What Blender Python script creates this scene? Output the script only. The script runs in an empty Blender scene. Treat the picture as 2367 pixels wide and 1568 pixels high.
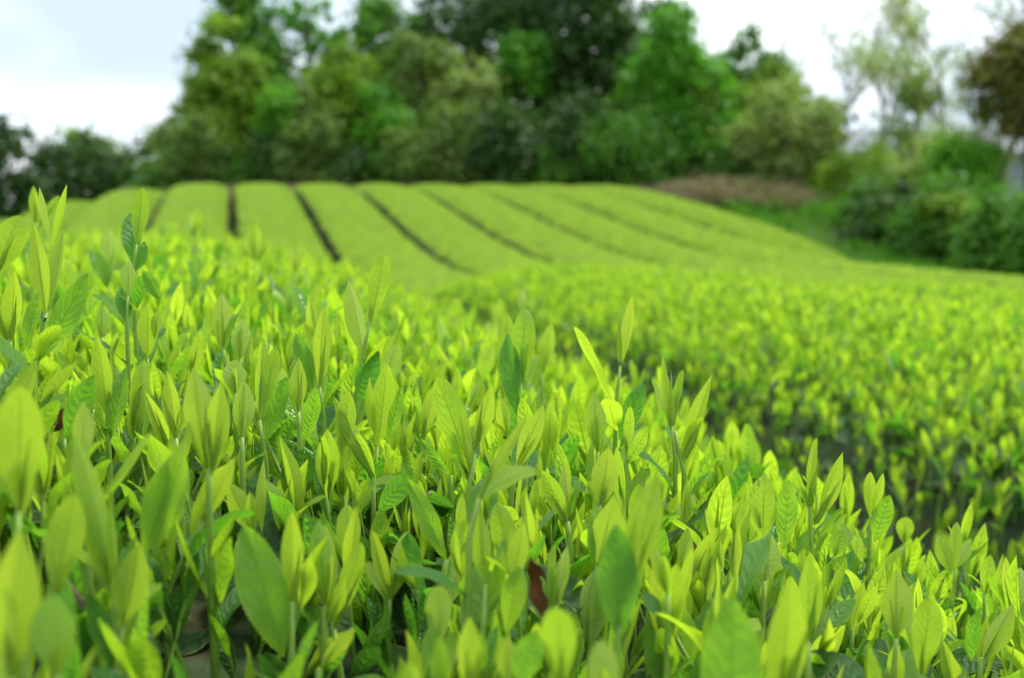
import bpy, math, random
import numpy as np
from mathutils import Vector, Matrix, Euler

random.seed(11)
rng = np.random.default_rng(11)
scene = bpy.context.scene
COL = scene.collection
R = math.radians

# ------------------------------------------------------------------ camera
CAM_Z = 1.10
YAW, PITCH = R(14.2), R(-6.83)
FPX = 2538.0                      # focal length in pixels of a 2367 x 1568 picture
cam_d = bpy.data.cameras.new('camera')
cam = bpy.data.objects.new('camera', cam_d)
COL.objects.link(cam)
cam.location = (0, 0, CAM_Z)
cam.rotation_euler = (R(90) + PITCH, 0, -YAW)
cam_d.sensor_width = 36.0
cam_d.lens = 36.0 * FPX / 2367.0
cam_d.clip_start = 0.02
cam_d.clip_end = 3000
cam_d.dof.use_dof = True
cam_d.dof.focus_distance = 0.61
cam_d.dof.aperture_fstop = 7.0
cam_d.dof.aperture_blades = 9
scene.camera = cam

# ------------------------------------------------------------------ world and sun
SUN_EL, SUN_AZ = R(57), R(62)     # azimuth clockwise from +Y: high, ahead and to the right
w = bpy.data.worlds.new('World'); scene.world = w; w.use_nodes = True
nt = w.node_tree; nt.nodes.clear()
n_out = nt.nodes.new('ShaderNodeOutputWorld')
n_bg = nt.nodes.new('ShaderNodeBackground'); n_bg.inputs['Strength'].default_value = 0.1
n_sky = nt.nodes.new('ShaderNodeTexSky'); n_sky.sky_type = 'NISHITA'; n_sky.sun_disc = False
n_sky.sun_elevation = SUN_EL; n_sky.sun_rotation = SUN_AZ
n_tc = nt.nodes.new('ShaderNodeTexCoord')
n_mp = nt.nodes.new('ShaderNodeMapping'); n_mp.inputs['Scale'].default_value = (1, 1, 2.6)
n_mp.inputs['Location'].default_value = (-2.194, 2.085, 1.055)
n_nz = nt.nodes.new('ShaderNodeTexNoise'); n_nz.inputs['Scale'].default_value = 1.7
n_nz.inputs['Detail'].default_value = 3.5; n_nz.inputs['Roughness'].default_value = 0.5
n_rp = nt.nodes.new('ShaderNodeValToRGB')
n_rp.color_ramp.elements[0].position = 0.37; n_rp.color_ramp.elements[0].color = (2.75, 3.25, 3.95, 1)
n_rp.color_ramp.elements[1].position = 0.64; n_rp.color_ramp.elements[1].color = (8.4, 8.6, 8.9, 1)
n_mx = nt.nodes.new('ShaderNodeMixRGB'); n_mx.inputs['Fac'].default_value = 0.9
L = nt.links.new
L(n_tc.outputs['Generated'], n_mp.inputs['Vector']); L(n_mp.outputs['Vector'], n_nz.inputs['Vector'])
L(n_nz.outputs['Fac'], n_rp.inputs['Fac']); L(n_sky.outputs['Color'], n_mx.inputs['Color1'])
L(n_rp.outputs['Color'], n_mx.inputs['Color2']); L(n_mx.outputs['Color'], n_bg.inputs['Color'])
L(n_bg.outputs['Background'], n_out.inputs['Surface'])

sun_d = bpy.data.lights.new('sun', 'SUN'); sun_d.energy = 2.0; sun_d.angle = R(20)
sun_d.color = (1.0, 0.95, 0.86)
sun = bpy.data.objects.new('sun', sun_d); COL.objects.link(sun)
sdir = Vector((math.sin(SUN_AZ) * math.cos(SUN_EL), math.cos(SUN_AZ) * math.cos(SUN_EL), math.sin(SUN_EL)))
sun.rotation_euler = sdir.to_track_quat('Z', 'Y').to_euler()
sun.location = (0, 0, 30)

scene.view_settings.view_transform = 'Standard'
scene.view_settings.look = 'None'
scene.view_settings.exposure = 1.45
scene.view_settings.gamma = 1.0
scene.view_settings.use_curve_mapping = False
scene.cycles.max_bounces = 10
scene.cycles.diffuse_bounces = 5
scene.cycles.transmission_bounces = 6

# ------------------------------------------------------------------ helpers
cp, sp = math.cos(PITCH), math.sin(PITCH)
cy, sy = math.cos(YAW), math.sin(YAW)
FWD = Vector((sy * cp, cy * cp, sp))
RIGHT = Vector((cy, -sy, 0))
UP = RIGHT.cross(FWD)
CAMP = Vector((0, 0, CAM_Z))

def at(px, py, d):
    """World point seen at (px, py) of the 2367 x 1568 picture, d metres along the optical axis."""
    px, py, d = float(px), float(py), float(d)
    return CAMP + d * (FWD + RIGHT * ((px - 1183.5) / FPX) + UP * ((784 - py) / FPX))

def project(p):
    q = Vector(p) - CAMP
    d = q.dot(FWD)
    if d < 0.01: return None
    return 1183.5 + FPX * q.dot(RIGHT) / d, 784 - FPX * q.dot(UP) / d, d

def new_mesh(name, verts, faces, mat=None, smooth=True, age=None, uv=None):
    me = bpy.data.meshes.new(name)
    me.from_pydata([tuple(v) for v in verts], [], faces)
    if mat: me.materials.append(mat)
    if smooth: me.polygons.foreach_set('use_smooth', [True] * len(me.polygons))
    if age is not None:
        a = me.attributes.new('age', 'FLOAT', 'POINT')
        a.data.foreach_set('value', np.asarray(age, dtype=np.float32))
    if uv is not None:
        uvl = me.uv_layers.new(name='UVMap')
        li = np.zeros(len(me.loops), dtype=np.int32); me.loops.foreach_get('vertex_index', li)
        uvl.data.foreach_set('uv', np.asarray(uv, dtype=np.float32)[li].ravel())
    me.update()
    return me

def link(name, data, parent=None, loc=None, mat=None, kind=None):
    o = bpy.data.objects.new(name, data)
    COL.objects.link(o)
    if parent: o.parent = parent
    if mat is not None: o.matrix_basis = mat
    if loc is not None: o.location = loc
    if kind: o['kind'] = kind
    return o

def thing(name, label, cat, loc=(0, 0, 0), group=None):
    o = bpy.data.objects.new(name, None); COL.objects.link(o)
    o.location = loc; o.empty_display_size = 0.1
    o['label'] = label; o['category'] = cat
    if group: o['group'] = group
    return o

def fast_quads(name, V, mat, attrs=None):
    """n x 4 x 3 array of quads to a mesh."""
    n = len(V)
    me = bpy.data.meshes.new(name)
    me.vertices.add(n * 4); me.vertices.foreach_set('co', V.astype(np.float32).ravel())
    me.loops.add(n * 4); me.loops.foreach_set('vertex_index', np.arange(n * 4, dtype=np.int32))
    me.polygons.add(n); me.polygons.foreach_set('loop_start', np.arange(0, n * 4, 4, dtype=np.int32))
    me.update(calc_edges=True)
    me.materials.append(mat)
    for k, v in (attrs or {}).items():
        a = me.attributes.new(k, 'FLOAT', 'POINT')
        a.data.foreach_set('value', np.repeat(np.asarray(v, dtype=np.float32), 4))
    me.validate()
    return me

def vnoise(x, y, s=1.0, seed=0):
    """cheap smooth noise, -1..1"""
    x = np.asarray(x) * s; y = np.asarray(y) * s
    return (np.sin(x * 1.7 + seed) * np.cos(y * 1.3 - seed * 2.1) + np.sin(x * 3.1 - y * 2.3 + seed * 1.3) * .6
            + np.sin(x * 5.3 + y * 6.1 + seed * .7) * .35) / 1.95

# ------------------------------------------------------------------ materials
def mat_new(name):
    m = bpy.data.materials.new(name); m.use_nodes = True
    m.node_tree.nodes.clear()
    return m, m.node_tree.nodes, m.node_tree.links.new

def math_node(N, Lk, op, a, b=None, clamp=False):
    n = N.new('ShaderNodeMath'); n.operation = op; n.use_clamp = clamp
    for i, v in enumerate((a, b)):
        if v is None: continue
        if isinstance(v, (int, float)): n.inputs[i].default_value = v
        else: Lk(v, n.inputs[i])
    return n.outputs[0]

def mix_node(N, Lk, fac, a, b, mode='MIX'):
    n = N.new('ShaderNodeMixRGB'); n.blend_type = mode
    for i, v in zip(('Fac', 'Color1', 'Color2'), (fac, a, b)):
        if isinstance(v, (int, float)): n.inputs[i].default_value = v
        elif isinstance(v, tuple): n.inputs[i].default_value = (*v, 1)
        else: Lk(v, n.inputs[i])
    return n.outputs[0]

def ramp_node(N, Lk, fac, stops):
    n = N.new('ShaderNodeValToRGB'); cr = n.color_ramp
    while len(cr.elements) < len(stops): cr.elements.new(0.5)
    for e, (p, c) in zip(cr.elements, stops):
        e.position = p; e.color = (*c, 1)
    Lk(fac, n.inputs['Fac']); return n.outputs['Color']

def tea_leaf_material(name, refl, trans, rough=0.27):
    m, N, Lk = mat_new(name)
    out = N.new('ShaderNodeOutputMaterial')
    at_ = N.new('ShaderNodeAttribute'); at_.attribute_name = 'age'
    oi = N.new('ShaderNodeObjectInfo')
    uv = N.new('ShaderNodeUVMap'); uv.uv_map = 'UVMap'
    sep = N.new('ShaderNodeSeparateXYZ'); Lk(uv.outputs[0], sep.inputs[0])
    U, V = sep.outputs[0], sep.outputs[1]
    rnd = oi.outputs['Random']
    age = math_node(N, Lk, 'ADD', at_.outputs['Fac'], math_node(N, Lk, 'MULTIPLY', math_node(N, Lk, 'SUBTRACT', rnd, 0.5), 0.22), True)
    # reflected colour (upper face) and transmitted colour
    cr = ramp_node(N, Lk, age, list(zip((0.0, 0.30, 0.62, 1.0), refl)))
    ct = ramp_node(N, Lk, age, list(zip((0.0, 0.30, 0.62, 1.0), trans)))
    # mottling
    tc = N.new('ShaderNodeTexCoord')
    nz = N.new('ShaderNodeTexNoise'); nz.inputs['Scale'].default_value = 90; nz.inputs['Detail'].default_value = 3
    Lk(tc.outputs['Object'], nz.inputs['Vector'])
    mot = math_node(N, Lk, 'ADD', math_node(N, Lk, 'MULTIPLY', nz.outputs['Fac'], 0.5), 0.75)
    # |s| across the blade, 0 at midrib
    s = math_node(N, Lk, 'ABSOLUTE', math_node(N, Lk, 'MULTIPLY', math_node(N, Lk, 'SUBTRACT', U, 0.5), 2.0))
    # midrib narrowing toward the tip
    mw = math_node(N, Lk, 'ADD', math_node(N, Lk, 'MULTIPLY', math_node(N, Lk, 'SUBTRACT', 1.0, V), 0.085), 0.025)
    mid = math_node(N, Lk, 'SUBTRACT', 1.0, math_node(N, Lk, 'DIVIDE', s, mw), True)
    # side veins, forward-arching
    nv = N.new('ShaderNodeTexNoise'); nv.inputs['Scale'].default_value = 3.2; nv.inputs['Detail'].default_value = 1
    vv3 = N.new('ShaderNodeCombineXYZ'); Lk(U, vv3.inputs[0]); Lk(V, vv3.inputs[1]); Lk(math_node(N, Lk, 'MULTIPLY', rnd, 40.0), vv3.inputs[2])
    Lk(vv3.outputs[0], nv.inputs['Vector'])
    Vw = math_node(N, Lk, 'ADD', V, math_node(N, Lk, 'MULTIPLY', math_node(N, Lk, 'SUBTRACT', nv.outputs['Fac'], 0.5), 0.22))
    ph = math_node(N, Lk, 'SUBTRACT', math_node(N, Lk, 'MULTIPLY', Vw, 8.5), math_node(N, Lk, 'MULTIPLY', math_node(N, Lk, 'POWER', s, 1.4), 1.5))
    fr = math_node(N, Lk, 'ABSOLUTE', math_node(N, Lk, 'SUBTRACT', math_node(N, Lk, 'FRACT', ph), 0.5))   # 0.5 at vein
    vein = math_node(N, Lk, 'MULTIPLY', math_node(N, Lk, 'SUBTRACT', fr, 0.42), 12.5, True)
    fade = math_node(N, Lk, 'SUBTRACT', 1.0, math_node(N, Lk, 'POWER', s, 4.0), True)
    vein = math_node(N, Lk, 'MULTIPLY', vein, fade, True)
    vv = math_node(N, Lk, 'MAXIMUM', mid, math_node(N, Lk, 'MULTIPLY', vein, 0.34))
    edge = math_node(N, Lk, 'MULTIPLY', math_node(N, Lk, 'SUBTRACT', s, 0.90), 10.0, True)
    # insect specks
    vo = N.new('ShaderNodeTexVoronoi'); vo.inputs['Scale'].default_value = 130
    mpv = N.new('ShaderNodeVectorMath'); mpv.operation = 'ADD'
    cb = N.new('ShaderNodeCombineXYZ'); Lk(math_node(N, Lk, 'MULTIPLY', rnd, 7.0), cb.inputs[0]); Lk(rnd, cb.inputs[1])
    Lk(tc.outputs['Object'], mpv.inputs[0]); Lk(cb.outputs[0], mpv.inputs[1]); Lk(mpv.outputs[0], vo.inputs['Vector'])
    sepc = N.new('ShaderNodeSeparateColor'); Lk(vo.outputs['Color'], sepc.inputs[0])
    rare = math_node(N, Lk, 'GREATER_THAN', sepc.outputs[0], 0.965)
    dot = math_node(N, Lk, 'MULTIPLY', math_node(N, Lk, 'LESS_THAN', vo.outputs['Distance'], 0.16), rare)
    c1 = mix_node(N, Lk, 1.0, cr, mix_node(N, Lk, 0.0, mot, mot), 'MULTIPLY')
    c1 = mix_node(N, Lk, math_node(N, Lk, 'MULTIPLY', vv, 0.65), c1, (0.26, 0.44, 0.07))
    c1 = mix_node(N, Lk, math_node(N, Lk, 'MULTIPLY', edge, 0.5), c1, (0.44, 0.56, 0.04))  # paler margin: glow of light through the thin teeth put into the colour
    dryedge = math_node(N, Lk, 'MULTIPLY', math_node(N, Lk, 'MULTIPLY', math_node(N, Lk, 'GREATER_THAN', age, 0.72), math_node(N, Lk, 'MULTIPLY', math_node(N, Lk, 'SUBTRACT', s, 0.80), 6.0, True)), math_node(N, Lk, 'MULTIPLY', math_node(N, Lk, 'SUBTRACT', nz.outputs['Fac'], 0.45), 6.0, True))
    c1 = mix_node(N, Lk, dryedge, c1, (0.30, 0.24, 0.14))
    c1 = mix_node(N, Lk, math_node(N, Lk, 'MULTIPLY', dot, 0.85), c1, (0.05, 0.055, 0.02))
    c2 = mix_node(N, Lk, 1.0, ct, mot, 'MULTIPLY')
    c2 = mix_node(N, Lk, math_node(N, Lk, 'MULTIPLY', vv, 0.80), c2, (0.06, 0.24, 0.004))
    c2 = mix_node(N, Lk, math_node(N, Lk, 'MULTIPLY', dot, 0.9), c2, (0.02, 0.02, 0.005))
    # quilted relief between side veins, stronger on grown leaves
    q = math_node(N, Lk, 'MULTIPLY', math_node(N, Lk, 'SUBTRACT', 0.5, fr), fade)
    h = math_node(N, Lk, 'SUBTRACT', math_node(N, Lk, 'MULTIPLY', q, math_node(N, Lk, 'ADD', math_node(N, Lk, 'MULTIPLY', age, 2.2), 0.15)),
                  math_node(N, Lk, 'MULTIPLY', mid, 0.5))
    nb = N.new('ShaderNodeTexNoise'); nb.inputs['Scale'].default_value = 420; nb.inputs['Detail'].default_value = 2
    Lk(tc.outputs['Object'], nb.inputs['Vector'])
    h = math_node(N, Lk, 'ADD', h, math_node(N, Lk, 'MULTIPLY', nb.outputs['Fac'], 0.3))
    bp = N.new('ShaderNodeBump'); bp.inputs['Strength'].default_value = 0.7; bp.inputs['Distance'].default_value = 0.0020
    Lk(h, bp.inputs['Height'])
    pr = N.new('ShaderNodeBsdfPrincipled')
    pr.inputs['Roughness'].default_value = rough
    pr.inputs['Specular IOR Level'].default_value = 0.5
    Lk(c1, pr.inputs['Base Color']); Lk(bp.outputs[0], pr.inputs['Normal'])
    tr = N.new('ShaderNodeBsdfTranslucent'); Lk(c2, tr.inputs['Color']); Lk(bp.outputs[0], tr.inputs['Normal'])
    mx = N.new('ShaderNodeMixShader'); mx.inputs[0].default_value = 0.54
    Lk(pr.outputs[0], mx.inputs[1]); Lk(tr.outputs[0], mx.inputs[2]); Lk(mx.outputs[0], out.inputs['Surface'])
    return m

def card_leaf_material(name, c_lo, c_hi, trans=0.35, rough=0.55):
    """Tree and shrub leaves: colour from a per-leaf 'tone' between two leaf colours."""
    m, N, Lk = mat_new(name)
    out = N.new('ShaderNodeOutputMaterial')
    a = N.new('ShaderNodeAttribute'); a.attribute_name = 'tone'
    c = ramp_node(N, Lk, a.outputs['Fac'], [(0.0, c_lo), (1.0, c_hi)])
    pr = N.new('ShaderNodeBsdfPrincipled'); pr.inputs['Roughness'].default_value = rough
    pr.inputs['Specular IOR Level'].default_value = 0.25
    Lk(c, pr.inputs['Base Color'])
    tr = N.new('ShaderNodeBsdfTranslucent')
    c2 = mix_node(N, Lk, 1.0, c, (1.25, 1.35, 0.6), 'MULTIPLY'); Lk(c2, tr.inputs['Color'])
    mx = N.new('ShaderNodeMixShader'); mx.inputs[0].default_value = trans
    Lk(pr.outputs[0], mx.inputs[1]); Lk(tr.outputs[0], mx.inputs[2]); Lk(mx.outputs[0], out.inputs['Surface'])
    return m

def noise_material(name, cols, scale, rough=0.9, bump=0.0, bdist=0.05, detail=6, coords='Object', spec=0.2):
    m, N, Lk = mat_new(name)
    out = N.new('ShaderNodeOutputMaterial')
    tc = N.new('ShaderNodeTexCoord')
    nz = N.new('ShaderNodeTexNoise'); nz.inputs['Scale'].default_value = scale; nz.inputs['Detail'].default_value = detail
    Lk(tc.outputs[coords], nz.inputs['Vector'])
    k = len(cols)
    c = ramp_node(N, Lk, nz.outputs['Fac'], [(0.3 + 0.4 * i / max(1, k - 1), cc) for i, cc in enumerate(cols)])
    pr = N.new('ShaderNodeBsdfPrincipled'); pr.inputs['Roughness'].default_value = rough
    pr.inputs['Specular IOR Level'].default_value = spec
    Lk(c, pr.inputs['Base Color'])
    if bump:
        b = N.new('ShaderNodeBump'); b.inputs['Strength'].default_value = bump; b.inputs['Distance'].default_value = bdist
        Lk(nz.outputs['Fac'], b.inputs['Height']); Lk(b.outputs[0], pr.inputs['Normal'])
    Lk(pr.outputs[0], out.inputs['Surface'])
    return m

M_LEAF = tea_leaf_material('tea_leaf', ((0.37, 0.52, 0.040), (0.21, 0.40, 0.028), (0.070, 0.24, 0.034), (0.042, 0.115, 0.030)),
                           ((0.57, 0.78, 0.034), (0.44, 0.71, 0.022), (0.16, 0.46, 0.018), (0.05, 0.16, 0.010)))
M_FARLEAF = tea_leaf_material('distant_tea_leaf', ((0.33, 0.46, 0.075), (0.25, 0.40, 0.055), (0.13, 0.26, 0.04), (0.03, 0.08, 0.02)),
                              ((0.40, 0.57, 0.055), (0.33, 0.54, 0.04), (0.17, 0.36, 0.02), (0.03, 0.10, 0.008)), 0.4)
M_STEM = noise_material('green_stem', [(0.13, 0.25, 0.03), (0.22, 0.36, 0.05)], 60, 0.5, spec=0.35)
M_TWIG = noise_material('tea_twig', [(0.07, 0.05, 0.03), (0.19, 0.15, 0.10)], 120, 0.85, 0.5, 0.002)
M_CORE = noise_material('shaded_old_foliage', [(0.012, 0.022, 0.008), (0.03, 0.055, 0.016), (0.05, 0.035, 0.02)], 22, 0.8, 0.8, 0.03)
M_FARTOP = noise_material('clipped_tea_surface', [(0.085, 0.17, 0.020), (0.17, 0.29, 0.03), (0.22, 0.34, 0.035)], 7, 0.7, 0.6, 0.05)
M_SOIL = noise_material('soil_and_litter', [(0.035, 0.024, 0.015), (0.09, 0.062, 0.038)], 9, 0.95, 0.6, 0.03)
M_GROUND = noise_material('field_ground', [(0.055, 0.05, 0.022), (0.07, 0.11, 0.028), (0.09, 0.16, 0.035)], 0.6, 0.95, 0.5, 0.08)
M_BARK = noise_material('bark', [(0.05, 0.04, 0.028), (0.15, 0.125, 0.09)], 5, 0.9, 0.7, 0.03)
M_PALEBARK = noise_material('pale_bark', [(0.15, 0.13, 0.075), (0.30, 0.27, 0.17)], 4, 0.9, 0.6, 0.03)
M_DRYLEAF = noise_material('dry_leaf', [(0.10, 0.03, 0.012), (0.22, 0.09, 0.03)], 60, 0.7, 0.4, 0.002)

# ------------------------------------------------------------------ leaf, bud and stem meshes
def leaf_geo(L_=1.0, W_=0.4, p=1.0, q=0.25, fold=0.25, curl=0.2, wave=0.0, quilt=0.0, twist=0.0, N=24, M=3, teeth=True, age=0.3, seed=0, roll=0.0):
    """Blade in local space: base at the origin, length along +Z, upper face +Y. Returns verts, faces, age, uv."""
    r = random.Random(seed)
    ts = np.linspace(0, 1, N + 1)
    # lens-shaped blade: p moves the widest place, q sets how blunt the tip is
    tt_ = np.clip(ts, 0, 1) ** p
    prof = np.power(np.sin(np.pi * tt_), 0.62 + 0.9 * q) * (1 - 0.25 * (1 - tt_) ** 3)
    prof = prof + 0.18 * (1 - q) * np.sin(np.pi * tt_) * tt_ ** 2
    prof = prof / prof.max()
    prof = np.maximum(prof, 0.035); prof[-1] = 0.012
    th = curl * ts ** 1.3
    cz = np.concatenate([[0], np.cumsum(np.cos((th[1:] + th[:-1]) / 2) / N)]) * L_
    cyy = np.concatenate([[0], np.cumsum(np.sin((th[1:] + th[:-1]) / 2) / N)]) * L_
    ph = r.uniform(0, 6)
    verts, uv, idx = [], [], {}
    def pt(t, i, s):
        hw = W_ / 2 * (np.interp(t, ts, prof))
        a = abs(s)
        x = s * hw
        rr = roll * a
        xr = x * math.cos(rr * 0.9)
        h = a * hw * math.tan(fold) * (1 - 0.35 * t) + abs(x) * math.sin(rr) * 0.9
        if quilt:
            f = (t * 8.5 - a ** 1.4 * 1.5) % 1.0
            h += quilt * W_ * math.sin(math.pi * f) * (1 - a ** 4) * min(1, a * 4) * min(1, (1 - t) * 5)
        if wave: h += wave * W_ * a * math.sin(t * 13 + ph + (1.7 if s > 0 else 0))
        tw = twist * t
        c_, s_ = math.cos(tw), math.sin(tw)
        X, H = xr * c_ - h * s_, xr * s_ + h * c_
        th_ = np.interp(t, ts, th)
        return (X, np.interp(t, ts, cyy) + H * math.cos(th_), np.interp(t, ts, cz) - H * math.sin(th_))
    cols = list(np.linspace(-1, 1, 2 * M + 1))
    for i, t in enumerate(ts):
        for j, s in enumerate(cols):
            idx[i, j] = len(verts); verts.append(pt(t, i, s)); uv.append((s * .5 + .5, t))
    faces = []
    for i in range(N):
        for j in range(2 * M):
            faces.append((idx[i, j], idx[i, j + 1], idx[i + 1, j + 1], idx[i + 1, j]))
    if teeth:
        for i in range(2, N - 1):
            for j, sg in ((0, -1), (2 * M, 1)):
                t = ts[i] + (ts[i + 1] - ts[i]) * 0.62
                k = 1 + 0.045 / max(0.2, np.interp(t, ts, prof))
                verts.append(pt(t, i, sg * k)); uv.append((sg * .5 + .5, t))
                v = len(verts) - 1
                faces.append((idx[i, j], v, idx[i + 1, j]) if sg > 0 else (idx[i, j], idx[i + 1, j], v))
    return verts, faces, [age] * len(verts), uv

def bud_geo(L_=1.0, W_=0.16, curl=0.1, N=9, M=6, age=0.05):
    verts, faces, uv = [], [], []
    for i in range(N + 1):
        t = i / N
        r_ = W_ / 2 * (0.45 + 0.55 * math.sin(math.pi * min(1, t * 1.35 + .1))) * (1 - t ** 3) + 0.004
        if i == N: r_ = 0.004
        for k in range(M):
            a = 2 * math.pi * k / M
            rr = r_ * (1.0 if k else 0.72)
            verts.append((rr * math.cos(a), rr * .62 * math.sin(a) + curl * L_ * t * t, t * L_)); uv.append((0.5 + 0.3 * math.sin(a), t))
    for i in range(N):
        for k in range(M):
            k2 = (k + 1) % M
            faces.append((i * M + k, i * M + k2, (i + 1) * M + k2, (i + 1) * M + k))
    return verts, faces, [age] * len(verts), uv

def tube_geo(pts, radii, M=6, cap=True):
    verts, faces = [], []
    pts = [Vector(p) for p in pts]; radii = [float(x) for x in radii]
    for i, p in enumerate(pts):
        d = (pts[min(i + 1, len(pts) - 1)] - pts[max(i - 1, 0)]).normalized()
        a = d.orthogonal().normalized() if abs(d.z) < 0.95 else Vector((1, 0, 0)).cross(d).normalized()
        if abs(d.z) < 0.95: a = Vector((0, 0, 1)).cross(d).normalized()
        b = d.cross(a)
        for k in range(M):
            t = 2 * math.pi * k / M
            verts.append(p + radii[i] * (math.cos(t) * a + math.sin(t) * b))
    for i in range(len(pts) - 1):
        for k in range(M):
            k2 = (k + 1) % M
            faces.append((i * M + k, i * M + k2, (i + 1) * M + k2, (i + 1) * M + k))
    if cap: faces.append(tuple(range((len(pts) - 1) * M, len(pts) * M)))
    return verts, faces

def mk_leaf(name, **kw):
    v, f, a, u = leaf_geo(**kw)
    return new_mesh(name, v, f, M_LEAF, True, a, u)

# unit-length blades; real length comes from the object's scale
YOUNG = [mk_leaf('young_blade', W_=0.36, p=1.02, q=0.35, fold=0.30, curl=0.25, age=0.10, seed=1),
         mk_leaf('young_blade', W_=0.36, p=1.18, q=0.05, fold=0.22, curl=0.35, age=0.20, seed=2, wave=0.02),
         mk_leaf('young_blade', W_=0.36, p=0.92, q=0.45, fold=0.45, curl=0.12, age=0.06, seed=3),
         mk_leaf('young_blade', W_=0.36, p=1.25, q=-0.05, fold=0.15, curl=-0.25, age=0.24, seed=4, wave=0.03, quilt=0.010),
         mk_leaf('young_blade', W_=0.36, p=1.05, q=0.22, fold=0.35, curl=0.40, age=0.28, seed=5, twist=0.3, quilt=0.008),
         mk_leaf('young_blade', W_=0.36, p=0.95, q=0.50, fold=0.60, curl=0.10, age=0.15, seed=6, twist=-0.3)]
YOUNG += [mk_leaf('young_blade', W_=0.26, p=0.95, q=0.45, fold=0.95, curl=0.15, age=0.08, seed=21),
          mk_leaf('young_blade', W_=0.33, p=1.05, q=0.30, fold=0.35, curl=-0.95, age=0.20, seed=22, twist=0.4, wave=0.04),
          mk_leaf('young_blade', W_=0.30, p=1.0, q=0.35, fold=0.25, curl=0.75, age=0.14, seed=23, twist=-0.5, wave=0.05)]
MIDL = [mk_leaf('grown_blade', W_=0.40, p=1.0, q=0.15, fold=0.16, curl=-0.25, age=0.50, seed=7, quilt=0.022, wave=0.05),
        mk_leaf('grown_blade', W_=0.38, p=1.1, q=0.15, fold=0.22, curl=-0.45, age=0.60, seed=8, quilt=0.022, wave=0.06, twist=0.2),
        mk_leaf('grown_blade', W_=0.42, p=0.95, q=0.05, fold=0.12, curl=0.15, age=0.44, seed=9, quilt=0.018, wave=0.05),
        mk_leaf('grown_blade', W_=0.36, p=1.0, q=0.3, fold=0.35, curl=-0.60, age=0.55, seed=10, quilt=0.02, wave=0.05, twist=-0.3)]
OLDL = [mk_leaf('old_blade', W_=0.44, p=0.95, q=0.15, fold=0.10, curl=-0.35, age=0.92, seed=11, N=12, M=2, teeth=False, wave=0.04, quilt=0.012),
        mk_leaf('old_blade', W_=0.42, p=1.0, q=0.1, fold=0.22, curl=-0.55, age=0.84, seed=12, N=12, M=2, teeth=False, wave=0.06, twist=0.4),
        mk_leaf('old_blade', W_=0.46, p=1.0, q=0.2, fold=0.05, curl=0.30, age=1.0, seed=13, N=12, M=2, teeth=False, wave=0.05, twist=-0.4),
        mk_leaf('old_blade', W_=0.40, p=0.95, q=0.25, fold=0.30, curl=-0.2, age=0.76, seed=14, N=12, M=2, teeth=False, wave=0.03)]
SMALL_LO = dict(N=8, M=1, teeth=False)
YOUNG_LO = [mk_leaf('young_blade_coarse', W_=0.36, p=1.02, q=0.35, fold=0.30, curl=0.25, age=0.10, seed=1, **SMALL_LO),
            mk_leaf('young_blade_coarse', W_=0.38, p=1.15, q=0.1, fold=0.25, curl=0.35, age=0.20, seed=2, **SMALL_LO),
            mk_leaf('young_blade_coarse', W_=0.36, p=1.0, q=0.25, fold=0.40, curl=-0.2, age=0.27, seed=5, **SMALL_LO)]
MIDL_LO = [mk_leaf('grown_blade_coarse', W_=0.40, p=1.0, q=0.15, fold=0.16, curl=-0.25, age=0.50, seed=7, **SMALL_LO),
           mk_leaf('grown_blade_coarse', W_=0.40, p=1.0, q=0.15, fold=0.25, curl=-0.5, age=0.60, seed=9, **SMALL_LO)]
def mk_bud(W_, curl, age):
    v, f, a, u = bud_geo(W_=W_, curl=curl, age=age); return new_mesh('bud', v, f, M_LEAF, True, a, u)
BUDS = [mk_bud(0.15, 0.05, 0.08), mk_bud(0.12, -0.08, 0.16), mk_bud(0.19, 0.12, 0.03)]

def basis(z, y):
    """Rotation matrix with +Z along z and +Y as near y as possible."""
    z = z.normalized(); y = (y - z * y.dot(z))
    if y.length < 1e-6: y = z.orthogonal()
    y.normalize(); x = y.cross(z)
    return Matrix(((x.x, y.x, z.x), (x.y, y.y, z.y), (x.z, y.z, z.z)))

def xform(loc, rot3, sx, sy_, sz):
    m = rot3.to_4x4() @ Matrix.Diagonal((sx, sy_, sz, 1)); m.translation = loc; return m

# a random shoot as a list of (mesh list name, index, local matrix); stem from z=-depth to z=h
def shoot_plan(r, size=1.0, lo=False):
    """size ~1 gives a shoot about 8.5 cm tall above its base"""
    h = r.uniform(0.030, 0.052) * size
    lean = Vector((r.gauss(0, .20), r.gauss(0, .20), 1)).normalized()
    Y, Md = (YOUNG_LO, MIDL_LO) if lo else (YOUNG, MIDL)
    out = []
    az = r.uniform(0, 6.283)
    nl = r.choice((3, 3, 4))
    kinds = ['m'] * (1 if nl == 3 else 2) + ['y'] * 2
    if r.random() < .3: kinds[0] = 'y'
    for i, k in enumerate(kinds):
        f = (i + 0.55) / len(kinds)
        pos = lean * (h * (0.25 + 0.75 * f))
        tilt = (0.52 - 0.36 * f) * r.uniform(.55, 1.4)
        d = Vector((math.cos(az), math.sin(az), 0))
        z = (lean * math.cos(tilt) + d * math.sin(tilt))
        ln = (0.046 - 0.008 * f) * size * r.uniform(.78, 1.2)
        mesh = r.choice(Md if k == 'm' else Y)
        wd = r.uniform(.56, .92) * ln
        out.append(('leaf', mesh, xform(pos, basis(z, -d), wd, ln, ln)))
        az += 2.4 + r.gauss(0, .35)
    bl = r.uniform(.024, .036) * size
    z = (lean + Vector((r.gauss(0, .12), r.gauss(0, .12), 0))).normalized()
    out.append(('bud', r.choice(BUDS), xform(lean * h * .97, basis(z, Vector((math.cos(az), math.sin(az), 0))), bl, bl, bl)))
    return h, lean, out

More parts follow.
